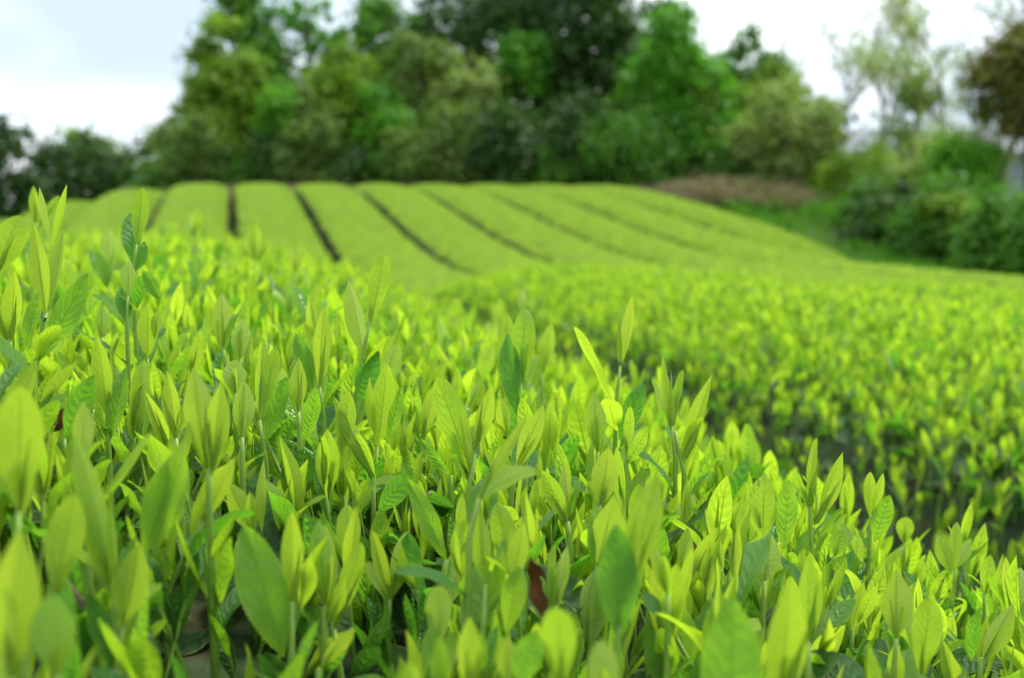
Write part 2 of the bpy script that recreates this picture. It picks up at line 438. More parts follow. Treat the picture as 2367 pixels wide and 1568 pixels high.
def stem_mesh(pts, r0, r1, M=6):
    n = len(pts)
    v, f = tube_geo(pts, [r0 + (r1 - r0) * i / (n - 1) for i in range(n)], M)
    return new_mesh('stem', v, f, M_STEM)

def joined_shoot(r, size, lo=True, shade_age=0.0):
    """One mesh of a whole shoot (for the uncounted mass)."""
    h, lean, parts = shoot_plan(r, size, lo)
    V, F, A, UV, MI = [], [], [], [], []
    def add(v, f, a, uv, mi):
        o = len(V); V.extend(v); F.extend(tuple(x + o for x in ff) for ff in f); A.extend(a); UV.extend(uv); MI.extend([mi] * len(f))
    v, f = tube_geo([lean * -0.04 * size, lean * h * .5, lean * h], [.0015 * size, .0013 * size, .0009 * size], 4, False)
    add(v, f, [0.4] * len(v), [(0.3, 0.5)] * len(v), 1)
    for nm, me, mx in parts:
        co = [mx @ q.co for q in me.vertices]
        ag = [d.value for d in me.attributes['age'].data]
        ja = r.gauss(0, .05) + shade_age
        uvs = [(0.5, 0.5)] * len(co)
        ul = me.uv_layers[0].data
        for lp in me.loops: uvs[lp.vertex_index] = tuple(ul[lp.index].uv)
        add(co, [tuple(p.vertices) for p in me.polygons], [min(1, max(0, x + ja)) for x in ag], uvs, 0)
    me = new_mesh('whole_shoot' if not shade_age else 'whole_short_shoot', V, F, M_LEAF, True, A, UV)
    me.materials.append(M_STEM)
    me.polygons.foreach_set('material_index', MI)
    return me

def instancer(name, meshes, P, rot, scl, parent=None, seed=0):
    """One object whose modifier sets a copy of one of the meshes on each point: the uncounted mass."""
    n = len(P)
    me = bpy.data.meshes.new(name)
    me.vertices.add(n); me.vertices.foreach_set('co', np.asarray(P, dtype=np.float32).ravel())
    a = me.attributes.new('rot', 'FLOAT_VECTOR', 'POINT'); a.data.foreach_set('vector', np.asarray(rot, dtype=np.float32).ravel())
    a = me.attributes.new('scl', 'FLOAT', 'POINT'); a.data.foreach_set('value', np.asarray(scl, dtype=np.float32))
    a = me.attributes.new('idx', 'INT', 'POINT'); a.data.foreach_set('value', np.random.default_rng(seed).integers(0, len(meshes), n).astype(np.int32))
    o = link(name, me, parent, kind='stuff')
    ng = bpy.data.node_groups.new(name, 'GeometryNodeTree'); ng.is_modifier = True
    ng.interface.new_socket('Geometry', in_out='INPUT', socket_type='NodeSocketGeometry')
    ng.interface.new_socket('Geometry', in_out='OUTPUT', socket_type='NodeSocketGeometry')
    N, Lk = ng.nodes, ng.links.new
    gi, go = N.new('NodeGroupInput'), N.new('NodeGroupOutput')
    g2i = N.new('GeometryNodeGeometryToInstance')
    for m in meshes:
        src = bpy.data.objects.get('source_' + m.name) or bpy.data.objects.new('source_' + m.name, m)
        oi = N.new('GeometryNodeObjectInfo'); oi.inputs['Object'].default_value = src
        Lk(oi.outputs['Geometry'], g2i.inputs[0])
    iop = N.new('GeometryNodeInstanceOnPoints'); iop.inputs['Pick Instance'].default_value = True
    def attr(nm, typ):
        x = N.new('GeometryNodeInputNamedAttribute'); x.data_type = typ; x.inputs['Name'].default_value = nm
        return x.outputs['Attribute']
    Lk(gi.outputs[0], iop.inputs['Points']); Lk(g2i.outputs[0], iop.inputs['Instance'])
    Lk(attr('idx', 'INT'), iop.inputs['Instance Index'])
    e2r = N.new('FunctionNodeEulerToRotation'); Lk(attr('rot', 'FLOAT_VECTOR'), e2r.inputs[0])
    Lk(e2r.outputs[0], iop.inputs['Rotation']); Lk(attr('scl', 'FLOAT'), iop.inputs['Scale'])
    Lk(iop.outputs[0], go.inputs[0])
    md = o.modifiers.new('scatter', 'NODES'); md.node_group = ng
    return o

# ------------------------------------------------------------------ terrain
def S(v):
    t = np.clip((np.asarray(v, float) - 16) / 20, 0, 1)
    return -1.05 + 1.67 * (t * t * (3 - 2 * t))

def hill_top(u, v):
    """Tops of the clipped rows on the far hill, camera-relative, before each row's own arch."""
    u = np.asarray(u, float)
    return S(v) - 0.028 * np.minimum(u, 0) ** 2

def near_tip(row, u, v):
    """Height of the shoot tips above the near rows (camera-relative)."""
    u = np.asarray(u, float); v = np.asarray(v, float)
    c, top, k, dv = NEAR[row]
    t = u - c
    z = top - k * t * t - dv * v * v
    e = np.maximum(0, np.abs(t) - (HWS[row] - 0.22))
    z = z - 4.2 * e * e
    e = np.maximum(0, v - (VEND - 1.6))
    return z - 0.16 * e * e

VEND = 7.5
NEAR = [(-0.30, -0.03, 0.29, 0.003), (1.94, -0.25, 0.15, 0.0015), (3.90, -0.39, 0.13, 0.001), (5.84, -0.58, 0.13, 0.0), (7.8, -0.80, 0.13, 0.0), (-2.35, -0.10, 0.25, 0.003)]
HWS = [1.0, 0.94, 0.92, 0.92, 0.92, 0.92]

def ground_z(u, v):
    u = np.asarray(u, float); v = np.asarray(v, float)
    near = -1.02 - 0.02 * np.clip(u, -5, 12)
    far = hill_top(np.clip(u, -9, 50), v) - 0.72
    verge = np.clip((u - 12.7) / 2.5, 0, 1) * 0.40 * np.clip((v - 20) / 8, 0, 1)
    k = np.clip((v - 7) / 5, 0, 1); k = k * k * (3 - 2 * k)
    back = np.clip((v - 36.5) / 6, 0, 1)
    return CAM_Z + near * (1 - k) + (far + verge) * k + back * 0.25

us = np.concatenate([np.linspace(-600, -60, 10), np.linspace(-50, -14, 10), np.linspace(-13, 30, 87), np.linspace(34, 80, 12), np.linspace(100, 700, 10)])
vs = np.concatenate([np.linspace(-200, -10, 8), np.linspace(-8, 60, 137), np.linspace(66, 150, 15), np.linspace(180, 1500, 14)])
UU, VV = np.meshgrid(us, vs)
ZZ = ground_z(UU, VV) + 0.02 * vnoise(UU, VV, 2.0, 3)
nu = len(us)
gv = np.stack([UU.ravel(), VV.ravel(), ZZ.ravel()], 1)
gf = [(j * nu + i, j * nu + i + 1, (j + 1) * nu + i + 1, (j + 1) * nu + i) for j in range(len(vs) - 1) for i in range(nu - 1)]
link('ground', new_mesh('ground', gv, gf, M_GROUND), kind='structure')

# ------------------------------------------------------------------ tea rows: bodies
def row_body(name, parent, topf, c, hw, v0, v1, mat, dv, nu_=14, base=None, rough=0.02, inset=0.0, seed=0):
    """Hedge body: rounded cross-section swept along v; topf(u, v) is camera-relative."""
    vs_ = np.arange(v0, v1 + 1e-6, dv)
    th = np.linspace(-1, 1, nu_ + 1)
    prof_u = np.sign(th) * np.abs(th) ** 0.75 * hw
    verts, faces = [], []
    K = nu_ + 1 + 4
    for v in vs_:
        uu = c + prof_u
        top = np.asarray(topf(uu, np.full_like(uu, v))) - inset
        top = top + rough * vnoise(uu, np.full_like(uu, v), 6.0, seed) + rough * rng.normal(0, .35, len(uu))
        gz = float(ground_z(c, v)) - 0.04
        L0, R0 = CAM_Z + top[0], CAM_Z + top[-1]
        ring = [(c - hw * .80, v, gz), (c - hw * 1.0, v, gz + (L0 - gz) * .55)]
        ring += [(x, v, CAM_Z + z) for x, z in zip(uu, top)]
        ring += [(c + hw * 1.0, v, gz + (R0 - gz) * .55), (c + hw * .80, v, gz)]
        verts += [(x + rng.normal(0, rough * .5), y, z) for x, y, z in ring]
    n = len(vs_)
    for i in range(n - 1):
        for k in range(K - 1):
            faces.append((i * K + k, i * K + k + 1, (i + 1) * K + k + 1, (i + 1) * K + k))
    faces.append(tuple(range(K - 1, -1, -1))); faces.append(tuple((n - 1) * K + k for k in range(K)))
    return link(name, new_mesh(name, verts, faces, mat), parent)

TEA_GROUP = 'tea hedge rows of the near block'
near_labels = ['tea row filling the foreground with its tall young shoots in sharp focus',
               'blurred tea row just across the dark gap from the sharp foreground row',
               'blurred tea row second across from the sharp foreground row',
               'blurred tea row third across from the sharp foreground row',
               'lowest tea row at the right border, beyond three blurred rows',
               'tea row on the left side of the sharp foreground row']
ROOT = []
VST = -1.2
for i, lab in enumerate(near_labels):
    if i == 5: break
    c = NEAR[i][0]
    t = thing('tea_hedge', lab, 'tea hedge', (0, 0, 0), TEA_GROUP)
    ROOT.append(t)
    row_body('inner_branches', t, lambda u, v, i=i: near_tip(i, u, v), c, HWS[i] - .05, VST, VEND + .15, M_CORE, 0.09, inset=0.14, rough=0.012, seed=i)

# ------------------------------------------------------------------ shoots of the near block
def surf_d(px, py, off=0.0):
    """Distance along the axis at which the ray through a picture point meets the tip surface of row 0."""
    lo = 0.3
    for k in range(400):
        d = 0.25 + k * 0.01
        p = at(px, py, d)
        if p.z - CAM_Z < near_tip(0, p.x, p.y) + off: return d
    return 3.0

CROP = {4: (.3832, 0, 416), 6: (.3833, 739.7, 554.8), 7: (.3516, 739.7, 1017), 5: (.381, 0, 970.8), 8: (.6169, 1534.8, 601)}
# (crop, depth or None, stem points, leaves); a leaf = (kind, tip x, tip y, base x, base y, width, turn about its own axis)
HERO = [
 (4, .50, [(-60, 600), (-70, 850)], [('y', 108, 222, -45, 600, 200, 10)]),
 (4, .58, [(285, 800), (265, 860), (190, 1260)], [('y', 206, 270, 277, 835, 125, 5), ('y', 392, 300, 300, 810, 90, 30), ('y', 435, 40, 310, 430, 80, 50),
          ('y', 265, 45, 300, 380, 75, 50), ('m', 528, 595, 235, 1090, 185, 8), ('m', 218, 690, 150, 1010, 110, 30)]),
 (4, .95, [(215, 260), (220, 420)], [('y', 200, 40, 215, 265, 70, 10), ('y', 350, 95, 235, 280, 60, 30)]),
 (4, .74, [(822, 390), (805, 600)], [('y', 860, 58, 822, 395, 112, 0), ('m', 785, 172, 800, 510, 150, 20), ('m', 900, 380, 812, 560, 90, 40)]),
 (4, .72, [(772, 700), (765, 880)], [('y', 775, 490, 771, 705, 108, 0), ('m', 875, 550, 962, 730, 105, 15), ('m', 735, 640, 765, 870, 120, 10), ('y', 685, 690, 842, 795, 62, 20)]),
 (4, .66, [(890, 1080), (880, 1340)], [('y', 890, 750, 890, 1085, 135, 0), ('m', 850, 1040, 880, 1325, 100, 20), ('b', 960, 960, 890, 1105, 40, 0), ('y', 958, 785, 932, 965, 72, 15)]),
 (4, .70, [(1345, 1010), (1362, 1140)], [('y', 1335, 683, 1345, 1020, 128, 0), ('m', 1420, 760, 1352, 1030, 90, 45)]),
 (4, .68, [(1450, 1080), (1450, 1240)], [('y', 1460, 835, 1450, 1085, 138, 8), ('b', 1522, 900, 1470, 1150, 45, 0)]),
 (4, .60, [(1565, 1450), (1605, 1720)], [('y', 1585, 950, 1562, 1430, 115, 10), ('y', 1656, 1022, 1572, 1465, 118, 10), ('m', 1720, 1190, 1600, 1590, 120, 25)]),
 (4, .57, [(1462, 1555), (1462, 1760)], [('y', 1470, 1203, 1460, 1562, 150, 0)]),
 (4, .45, [(1260, 1740), (1262, 1960)], [('y', 1160, 1140, 1245, 1745, 200, 5), ('y', 1335, 1225, 1282, 1755, 160, 8)]),
 (4, .52, [(1060, 1560), (1080, 1740)], [('y', 1015, 1165, 1060, 1565, 120, 10)]),
 (4, .64, [(1420, 1290), (1420, 1420)], [('y', 1412, 1075, 1420, 1295, 158, 5)]),
 (4, .60, [(1800, 1400), (1808, 1580)], [('y', 1800, 1078, 1798, 1405, 108, 5), ('m', 1916, 1245, 1842, 1570, 105, 10)]),
 (4, .66, [(1925, 1240), (1950, 1420)], [('y', 1945, 775, 1928, 1245, 120, 10), ('m', 1790, 930, 1890, 1255, 130, 5)]),
 (4, .62, [(60, 960), (60, 1150)], [('y', 92, 550, 62, 965, 130, 10), ('y', 20, 740, 50, 1000, 90, 25)]),
 (4, .53, [(385, 1560), (400, 1700)], [('m', 535, 1205, 388, 1565, 165, 15)]),
 (4, .56, [(650, 1440), (660, 1720)], [('y', 590, 935, 650, 1445, 128, 8), ('m', 745, 1135, 664, 1570, 145, 5), ('m', 572, 1220, 640, 1560, 95, 30), ('b', 668, 985, 662, 1330, 40, 0)]),
 (4, .70, [(1150, 1180), (1160, 1300)], [('y', 1212, 910, 1150, 1185, 98, 10), ('m', 1152, 1060, 1030, 1160, 66, 15)]),
 (4, .76, [(615, 950), (620, 1080)], [('y', 610, 755, 615, 955, 104, 0)]),
 (4, .36, [(110, 2000), (110, 2300)], [('y', 120, 1230, 112, 2010, 300, 0)]),
 (4, .42, [(500, 1700), (505, 1850)], [('y', 500, 1345, 500, 1705, 140, 8)]),
 (4, 1.05, [(650, 640), (655, 760)], [('y', 655, 290, 650, 640, 110, 5), ('m', 590, 430, 650, 660, 90, 20)]),
 (4, 1.5, [(1530, 480), (1530, 600)], [('y', 1545, 255, 1530, 485, 85, 5), ('y', 1620, 340, 1545, 500, 70, 30)]),
 (4, 1.5, [(1180, 320), (1180, 430)], [('y', 1195, 175, 1180, 325, 80, 5), ('y', 1140, 220, 1175, 350, 60, 30)]),
 (4, 1.3, [(1780, 560), (1780, 700)], [('y', 1795, 400, 1780, 565, 90, 5)]),
 (6, .72, [(305, 480), (255, 705), (215, 960)], [('y', 385, 92, 308, 505, 138, 0), ('b', 335, 150, 305, 480, 45, 0), ('y', 180, 240, 262, 705, 140, 22), ('m', 332, 680, 236, 980, 180, 12)]),
 (6, .70, [(1215, 860), (1190, 1130), (1160, 1430)], [('y', 1237, 412, 1215, 865, 158, 0), ('m', 1115, 552, 1190, 1065, 165, 5)]),
 (6, .95, [(1220, 470), (1230, 640)], [('y', 1218, 290, 1216, 450, 58, 10), ('y', 1282, 320, 1250, 460, 50, 45)]),
 (6, .70, [(1810, 760), (1785, 1000), (1780, 1250)], [('y', 1566, 505, 1772, 1025, 100, 48), ('y', 1906, 350, 1825, 745, 100, 42), ('b', 1800, 415, 1803, 730, 40, 0), ('m', 1956, 872, 1800, 1210, 150, 8)]),
 (6, .66, [(2122, 1120), (2145, 1330)], [('y', 2083, 700, 2120, 1130, 80, 42), ('y', 2166, 788, 2126, 1135, 82, 42)]),
 (6, .64, [(345, 1250), (322, 1570)], [('y', 410, 742, 346, 1255, 158, 5), ('y', 308, 830, 336, 1195, 85, 30), ('m', 500, 900, 400, 1230, 90, 25)]),
 (6, .58, [(322, 1430), (325, 1700)], [('y', 92, 945, 322, 1435, 128, 18), ('y', 180, 915, 130, 1290, 140, 12)]),
 (6, .55, [(935, 1290), (885, 1580)], [('y', 722, 840, 920, 1425, 195, 10), ('y', 1036, 870, 936, 1268, 118, 15)]),
 (6, .58, [(1180, 1390), (1150, 1580)], [('y', 1347, 1010, 1180, 1395, 138, 5)]),
 (6, .64, [(1675, 1280), (1680, 1420)], [('y', 1650, 930, 1675, 1285, 145, 0)]),
 (6, .55, [(1690, 1600), (1690, 1760)], [('y', 1740, 1262, 1692, 1620, 182, 0), ('b', 1700, 1400, 1692, 1640, 55, 0)]),
 (6, .53, [(1495, 1700), (1510, 1850)], [('y', 1335, 1375, 1492, 1705, 128, 8), ('y', 1472, 1355, 1500, 1650, 90, 15)]),
 (6, .60, [(790, 1420), (792, 1560)], [('m', 606, 1230, 790, 1425, 78, 20)]),
 (6, .55, [(350, 1640), (352, 1760)], [('m', 552, 1400, 352, 1645, 150, 8)]),
 (6, .56, [(45, 1560), (50, 1720)], [('y', 40, 1135, 48, 1565, 160, 5)]),
 (6, .68, [(620, 1200), (610, 1400)], [('y', 690, 885, 620, 1205, 100, 8), ('y', 530, 900, 590, 1190, 80, 40)]),
 (6, .60, [(500, 1350), (505, 1500)], [('y', 592, 1032, 502, 1365, 80, 42), ('b', 510, 1000, 495, 1300, 40, 0)]),
 (6, .95, [(1340, 800), (1340, 960)], [('y', 1396, 510, 1340, 805, 105, 8)]),
 (6, .44, [(960, 1560), (900, 1800)], [('y', 1268, 1088, 955, 1570, 95, 40)]),
 (6, .82, [(10, 900), (40, 1060)], [('y', 22, 420, 10, 905, 115, 8), ('y', -60, 330, 0, 700, 90, 20)]),
 (6, .70, [(880, 1010), (890, 1150)], [('y', 975, 845, 900, 1020, 60, 25)]),
 (6, .62, [(1230, 1180), (1240, 1400)], [('y', 1090, 950, 1130, 1190, 100, 15)]),
 (6, .64, [(1850, 1290), (1840, 1450)], [('y', 1888, 1005, 1850, 1295, 80, 25), ('m', 1990, 1125, 1850, 1350, 90, 20)]),
 (7, .39, [(1990, 980), (1930, 1620)], [('y', 2222, 248, 2020, 985, 255, 5), ('m', 1960, 590, 1965, 1320, 290, 8)]),
 (7, .48, [(1822, 830), (1785, 1010)], [('y', 1932, 385, 1822, 835, 240, 5)]),
 (7, .33, [(1580, 1600), (1580, 1800)], [('y', 1560, 1088, 1580, 1605, 262, 5)]),
 (7, .33, [(1880, 1850), (1880, 2000)], [('y', 1860, 1318, 1880, 1860, 240, 8)]),
 (7, .44, [(1092, 950), (1050, 1520)], [('y', 1050, 470, 1085, 965, 145, 12), ('y', 1342, 550, 1260, 955, 160, 8), ('y', 1300, 848, 1230, 1275, 185, 5), ('y', 1200, 720, 1110, 1100, 120, 30)]),
 (7, .40, [(780, 1350), (790, 1500)], [('y', 780, 968, 780, 1355, 200, 5)]),
 (7, .35, [(800, 1700), (800, 1850)], [('y', 760, 1280, 800, 1705, 150, 15)]),
 (7, .36, [(985, 1700), (985, 1850)], [('y', 980, 1188, 985, 1705, 185, 5)]),
 (7, .46, [(85, 1220), (140, 1580)], [('y', 272, 700, 92, 1235, 160, 12), ('y', 28, 560, 70, 1135, 140, 8)]),
 (7, .50, [(460, 1050), (440, 1230)], [('y', 318, 590, 460, 1060, 120, 25), ('y', 585, 600, 462, 1055, 140, 8)]),
 (7, .50, [(830, 785), (800, 960)], [('m', 596, 270, 830, 795, 150, 15)]),
 (7, .46, [(1550, 1090), (1550, 1300)], [('y', 1638, 698, 1560, 1095, 105, 20), ('y', 1512, 690, 1525, 1105, 80, 40)]),
 (7, .45, [(2285, 1010), (2290, 1250)], [('y', 2200, 690, 2282, 1020, 110, 25), ('m', 2130, 1000, 2260, 1180, 120, 15)]),
 (7, .40, [(0, 1500), (-20, 1650)], [('y', 232, 1250, 0, 1505, 125, 20)]),
 (7, .35, [(640, 1850), (640, 2000)], [('y', 590, 1440, 640, 1860, 210, 12)]),
 (7, .36, [(1250, 1600), (1250, 1800)], [('y', 1225, 1290, 1240, 1610, 180, 12), ('m', 1400, 1290, 1300, 1620, 230, 15)]),
 (5, .37, [(320, 1080), (300, 1400)], [('y', 455, 465, 322, 1085, 250, 8)]),
 (5, .40, [(690, 1040), (700, 1300)], [('y', 480, 92, 690, 1050, 190, 15), ('y', 560, 430, 700, 1060, 170, 35)]),
 (5, .40, [(745, 1250), (690, 1580)], [('y', 850, 748, 742, 1255, 245, 5)]),
 (5, .42, [(875, 800), (860, 1050)], [('m', 1092, 215, 880, 810, 270, 15), ('m', 1155, 120, 930, 800, 170, 35)]),
 (5, .29, [(60, 1560), (60, 1800)], [('y', 110, 690, 60, 1565, 320, 8)]),
 (5, .29, [(350, 1560), (350, 1800)], [('y', 330, 1060, 352, 1570, 320, 15)]),
 (5, .43, [(1775, 1100), (1765, 1580)], [('m', 1490, 662, 1720, 1440, 320, 5), ('y', 1756, 540, 1776, 1110, 150, 12)]),
 (5, .45, [(1975, 1125), (1960, 1400)], [('y', 1942, 622, 1972, 1132, 170, 5), ('y', 2085, 950, 1985, 1235, 120, 20)]),
 (5, .40, [(700, 1530), (705, 1650)], [('m', 560, 1065, 700, 1535, 170, 15)]),
 (5, .52, [(1540, 690), (1545, 850)], [('y', 1385, 385, 1535, 695, 160, 12), ('y', 1610, 245, 1590, 695, 80, 30), ('y', 1520, 440, 1545, 690, 90, 20)]),
 (5, .47, [(2000, 1400), (1980, 1600)], [('m', 1880, 1090, 1990, 1400, 120, 20), ('y', 2100, 1290, 1850, 1560, 130, 25)]),
 (5, .46, [(1300, 1180), (1310, 1400)], [('y', 1310, 640, 1280, 1180, 110, 35), ('m', 1420, 700, 1310, 1150, 120, 30)]),
 (8, .62, [(372, 1060), (368, 1180)], [('y', 375, 835, 371, 1065, 108, 0), ('b', 352, 795, 362, 1000, 30, 0), ('m', 472, 825, 448, 1085, 85, 12)]),
 (8, .56, [(376, 1205), (370, 1345)], [('y', 394, 1015, 376, 1212, 118, 0)]),
 (8, .64, [(545, 925), (555, 1110)], [('y', 556, 670, 546, 925, 48, 40), ('y', 662, 723, 568, 985, 72, 35)]),
 (8, .66, [(40, 640), (75, 800)], [('y', 184, 440, 74, 745, 72, 30)]),
 (8, .72, [(775, 960), (768, 1100)], [('y', 766, 795, 770, 965, 52, 15), ('y', 812, 795, 782, 955, 48, 35), ('m', 842, 890, 788, 1055, 80, 5)]),
 (8, .49, [(870, 1420), (860, 1560)], [('y', 870, 1160, 870, 1425, 130, 0)]),
 (8, .47, [(960, 1550), (960, 1640)], [('y', 1002, 1278, 962, 1560, 125, 15)]),
 (8, .34, [(240, 1815), (240, 1950)], [('m', 258, 1290, 242, 1820, 240, 5)]),
 (8, .36, [(430, 1685), (430, 1800)], [('y', 472, 1190, 432, 1690, 165, 12)]),
 (8, .44, [(540, 1430), (540, 1560)], [('y', 540, 1108, 540, 1435, 105, 8)]),
 (8, .62, [(635, 1110), (630, 1240)], [('y', 668, 1010, 638, 1115, 75, 5), ('m', 676, 1110, 602, 1225, 75, 10)]),
 (8, .80, [(900, 1060), (900, 1160)], [('y', 905, 965, 900, 1065, 72, 10)]),
 (8, .76, [(1090, 1160), (1085, 1270)], [('y', 1085, 980, 1088, 1170, 56, 25), ('y', 1157, 1043, 1098, 1155, 56, 20), ('y', 1030, 1030, 1078, 1180, 70, 15)]),
 (8, .70, [(1200, 1250), (1200, 1350)], [('y', 1217, 1110, 1202, 1255, 60, 15)]),
 (8, .62, [(1310, 1330), (1305, 1440)], [('y', 1332, 1148, 1312, 1335, 76, 8), ('y', 1270, 1120, 1300, 1330, 55, 30)]),
 (8, .52, [(1190, 1490), (1180, 1600)], [('y', 1306, 1288, 1192, 1505, 98, 10), ('m', 1160, 1325, 1152, 1505, 72, 25)]),
 (8, .56, [(705, 1385), (700, 1500)], [('y', 746, 1210, 702, 1392, 62, 20), ('y', 792, 1213, 724, 1375, 60, 25), ('m', 630, 1245, 690, 1390, 50, 30)]),
]

hero_discs = []      # (x, y, radius, depth) in picture pixels: keeps scattered shoots from standing in front
n_ind = [0] * 6

def add_leaf(shoot, base, tip, wpx_m, turn, kind, r, sag=0.0):
    ax = tip - base
    ln = ax.length
    view = (CAMP - base).normalized()
    back = r.random() < (0.55 if kind == 'y' else 0.0)
    nrm = -view if back else view
    side = ax.normalized().cross(nrm)
    a = R(turn) * (1 if r.random() < .5 else -1)
    nrm = nrm * math.cos(a) + side * math.sin(a)
    wpx_m *= .88
    if kind == 'b':
        me = r.choice(BUDS); k = wpx_m / 0.15
    elif kind == 'm':
        me = r.choice(MIDL); k = wpx_m / 0.39
    else:
        pointed = [YOUNG[0], YOUNG[2], YOUNG[0], YOUNG[5]]; blunt = [YOUNG[1], YOUNG[3], YOUNG[4]]
        me = r.choice(pointed if r.random() < .6 else blunt); k = wpx_m / 0.36
    m = xform(base, basis(ax, nrm), k, ln * .9, ln * 1.02)
    return link('bud' if kind == 'b' else 'leaf', me, shoot, mat=m)

rh = random.Random(5)
for crop, depth, stem, leaves in HERO:
    k, ox, oy = CROP[crop]
    f = lambda x, y: (x * k + ox, y * k + oy)
    d0 = depth
    pts = [at(*f(x, y), d0) for x, y in stem]
    # carry the stem on down into the bush
    low = pts[-1].copy()
    floor_z = CAM_Z + float(near_tip(0, low.x, low.y)) - 0.17
    dn = Vector((pts[-1].x - pts[-2].x, pts[-1].y - pts[-2].y, 0)) * .3
    pts.append(Vector((low.x + dn.x, low.y + dn.y + .004, min(floor_z, low.z - 0.02))))
    pts = pts[::-1]
    fine = []
    for a, b in zip(pts[:-1], pts[1:]):
        fine += [a, a.lerp(b, .5)]
    fine.append(pts[-1])
    sh = link('tea_shoot', stem_mesh(fine, 0.0019, 0.0010, 7), ROOT[0])
    n_ind[0] += 1
    zl = floor_z + 0.045
    top_z = min(pts[-1].z, pts[-2].z)
    az = rh.uniform(0, 6.28)
    while zl < top_z - .012 and d0 > .40:
        for a, b in zip(fine[:-1], fine[1:]):
            if a.z <= zl <= b.z or b.z <= zl <= a.z:
                q = a.lerp(b, (zl - a.z) / (b.z - a.z + 1e-9))
                ti = rh.uniform(.45, .85); ln = rh.uniform(.026, .044); dd = Vector((math.cos(az), math.sin(az), 0))
                link('leaf', rh.choice(MIDL + YOUNG[3:5]), sh, mat=xform(q, basis(dd * math.sin(ti) + Vector((0, 0, math.cos(ti))), -dd), ln, ln, ln))
                break
        az += 2.4; zl += rh.uniform(.014, .022)
    for kind, tx, ty, bx, by, wd, turn in leaves:
        base = at(*f(bx, by), d0)
        tdep = {'y': rh.uniform(-.006, .010), 'm': rh.uniform(-.016, .006), 'b': 0.004}[kind]
        tip = at(*f(tx, ty), d0 + tdep)
        wm = wd * k / FPX * d0
        add_leaf(sh, base, tip, wm, turn, kind, rh)
        if kind == 'y' and len(leaves) <= 2:
            ax = tip - base; ln = ax.length
            side = RIGHT * (1 if rh.random() < .5 else -1)
            z2 = (ax.normalized() + side * rh.uniform(.10, .34) + FWD * rh.uniform(0.02, .25)).normalized()
            l2 = ln * rh.uniform(.62, .88)
            nn = (-side * rh.uniform(.4, 1.2) - FWD * rh.uniform(-.3, .8))
            me2 = rh.choice(YOUNG + MIDL[:1])
            link('leaf', me2, sh, mat=xform(base - ax * .08, basis(z2, nn), l2 * rh.uniform(.7, 1.0), l2, l2))
            lb = ln * rh.uniform(.55, .8)
            z3 = (ax.normalized() - side * rh.uniform(.05, .2) - FWD * rh.uniform(-.1, .15)).normalized()
            link('bud', rh.choice(BUDS), sh, mat=xform(base, basis(z3, -FWD), lb * .8, lb * .8, lb))
        X, Y = f((tx + bx) / 2, (ty + by) / 2)
        ln = math.hypot((tx - bx) * k, (ty - by) * k)
        for q in (-.3, 0, .3):
            fx, fy = f(bx + (tx - bx) * (.5 + q), by + (ty - by) * (.5 + q))
            hero_discs.append((fx, fy, wd * k * .42, d0))
HD = np.array(hero_discs)

def in_front_of_hero(p, top):
    """Would a shoot from p to top hide a listed leaf?"""
    for q in (.15, .45, .75, 1.0):
        pr = project(p.lerp(top, q))
        if not pr: return True
        x, y, d = pr
        e = 0.004 * FPX / d
        m = (HD[:, 3] > d + .006) & (np.hypot(HD[:, 0] - x, HD[:, 1] - y) < HD[:, 2] + e)
        if m.any(): return True
    return False

def poisson(row, u0, u1, v0, v1, spacing):
    n = int((u1 - u0) * (v1 - v0) / spacing ** 2 * 0.9)
    gx = int((u1 - u0) / spacing) + 1; gy = int((v1 - v0) / spacing) + 1
    out = []
    for i in range(gx):
        for j in range(gy):
            out.append((u0 + (i + rng.uniform(0, 1)) * spacing, v0 + (j + rng.uniform(0, 1)) * spacing))
    return out

SHOOT_MESHES = []
rt = random.Random(3)
for i in range(14):
    SHOOT_MESHES.append(joined_shoot(rt, 1.0, True))

def in_frame(p, m=120):
    pr = project(p)
    return pr is not None and -m < pr[0] < 2367 + m and -m < pr[1] < 1568 + m

STEMS = []
def build_shoot(root, pos, r, size, lo, joined=False):
    if joined:
        me = r.choice(SHOOT_MESHES)
        return link('tea_shoot', me, root, mat=xform(pos, Euler((r.gauss(0, .1), r.gauss(0, .1), r.uniform(0, 6.28))).to_matrix(), size, size, size))
    h, lean, parts = shoot_plan(r, size, lo)
    if len(STEMS) < 12:
        STEMS.append(stem_mesh([(0, 0, -1.6), (0.02, 0.01, -.4), (-.02, .02, .4), (0, 0, 1)], 0.036, 0.022, 5))
    sm = r.choice(STEMS)
    base = Matrix.Translation(pos)
    sh = link('tea_shoot', sm, root, mat=base @ xform(Vector((0, 0, 0)), basis(lean, Vector((math.cos(pos.x * 90), math.sin(pos.x * 90), 0))), h, h, h))
    inv = sh.matrix_basis.inverted()
    for nm, me, mx in parts:
        link(nm, me, sh, mat=inv @ base @ mx)
    return sh

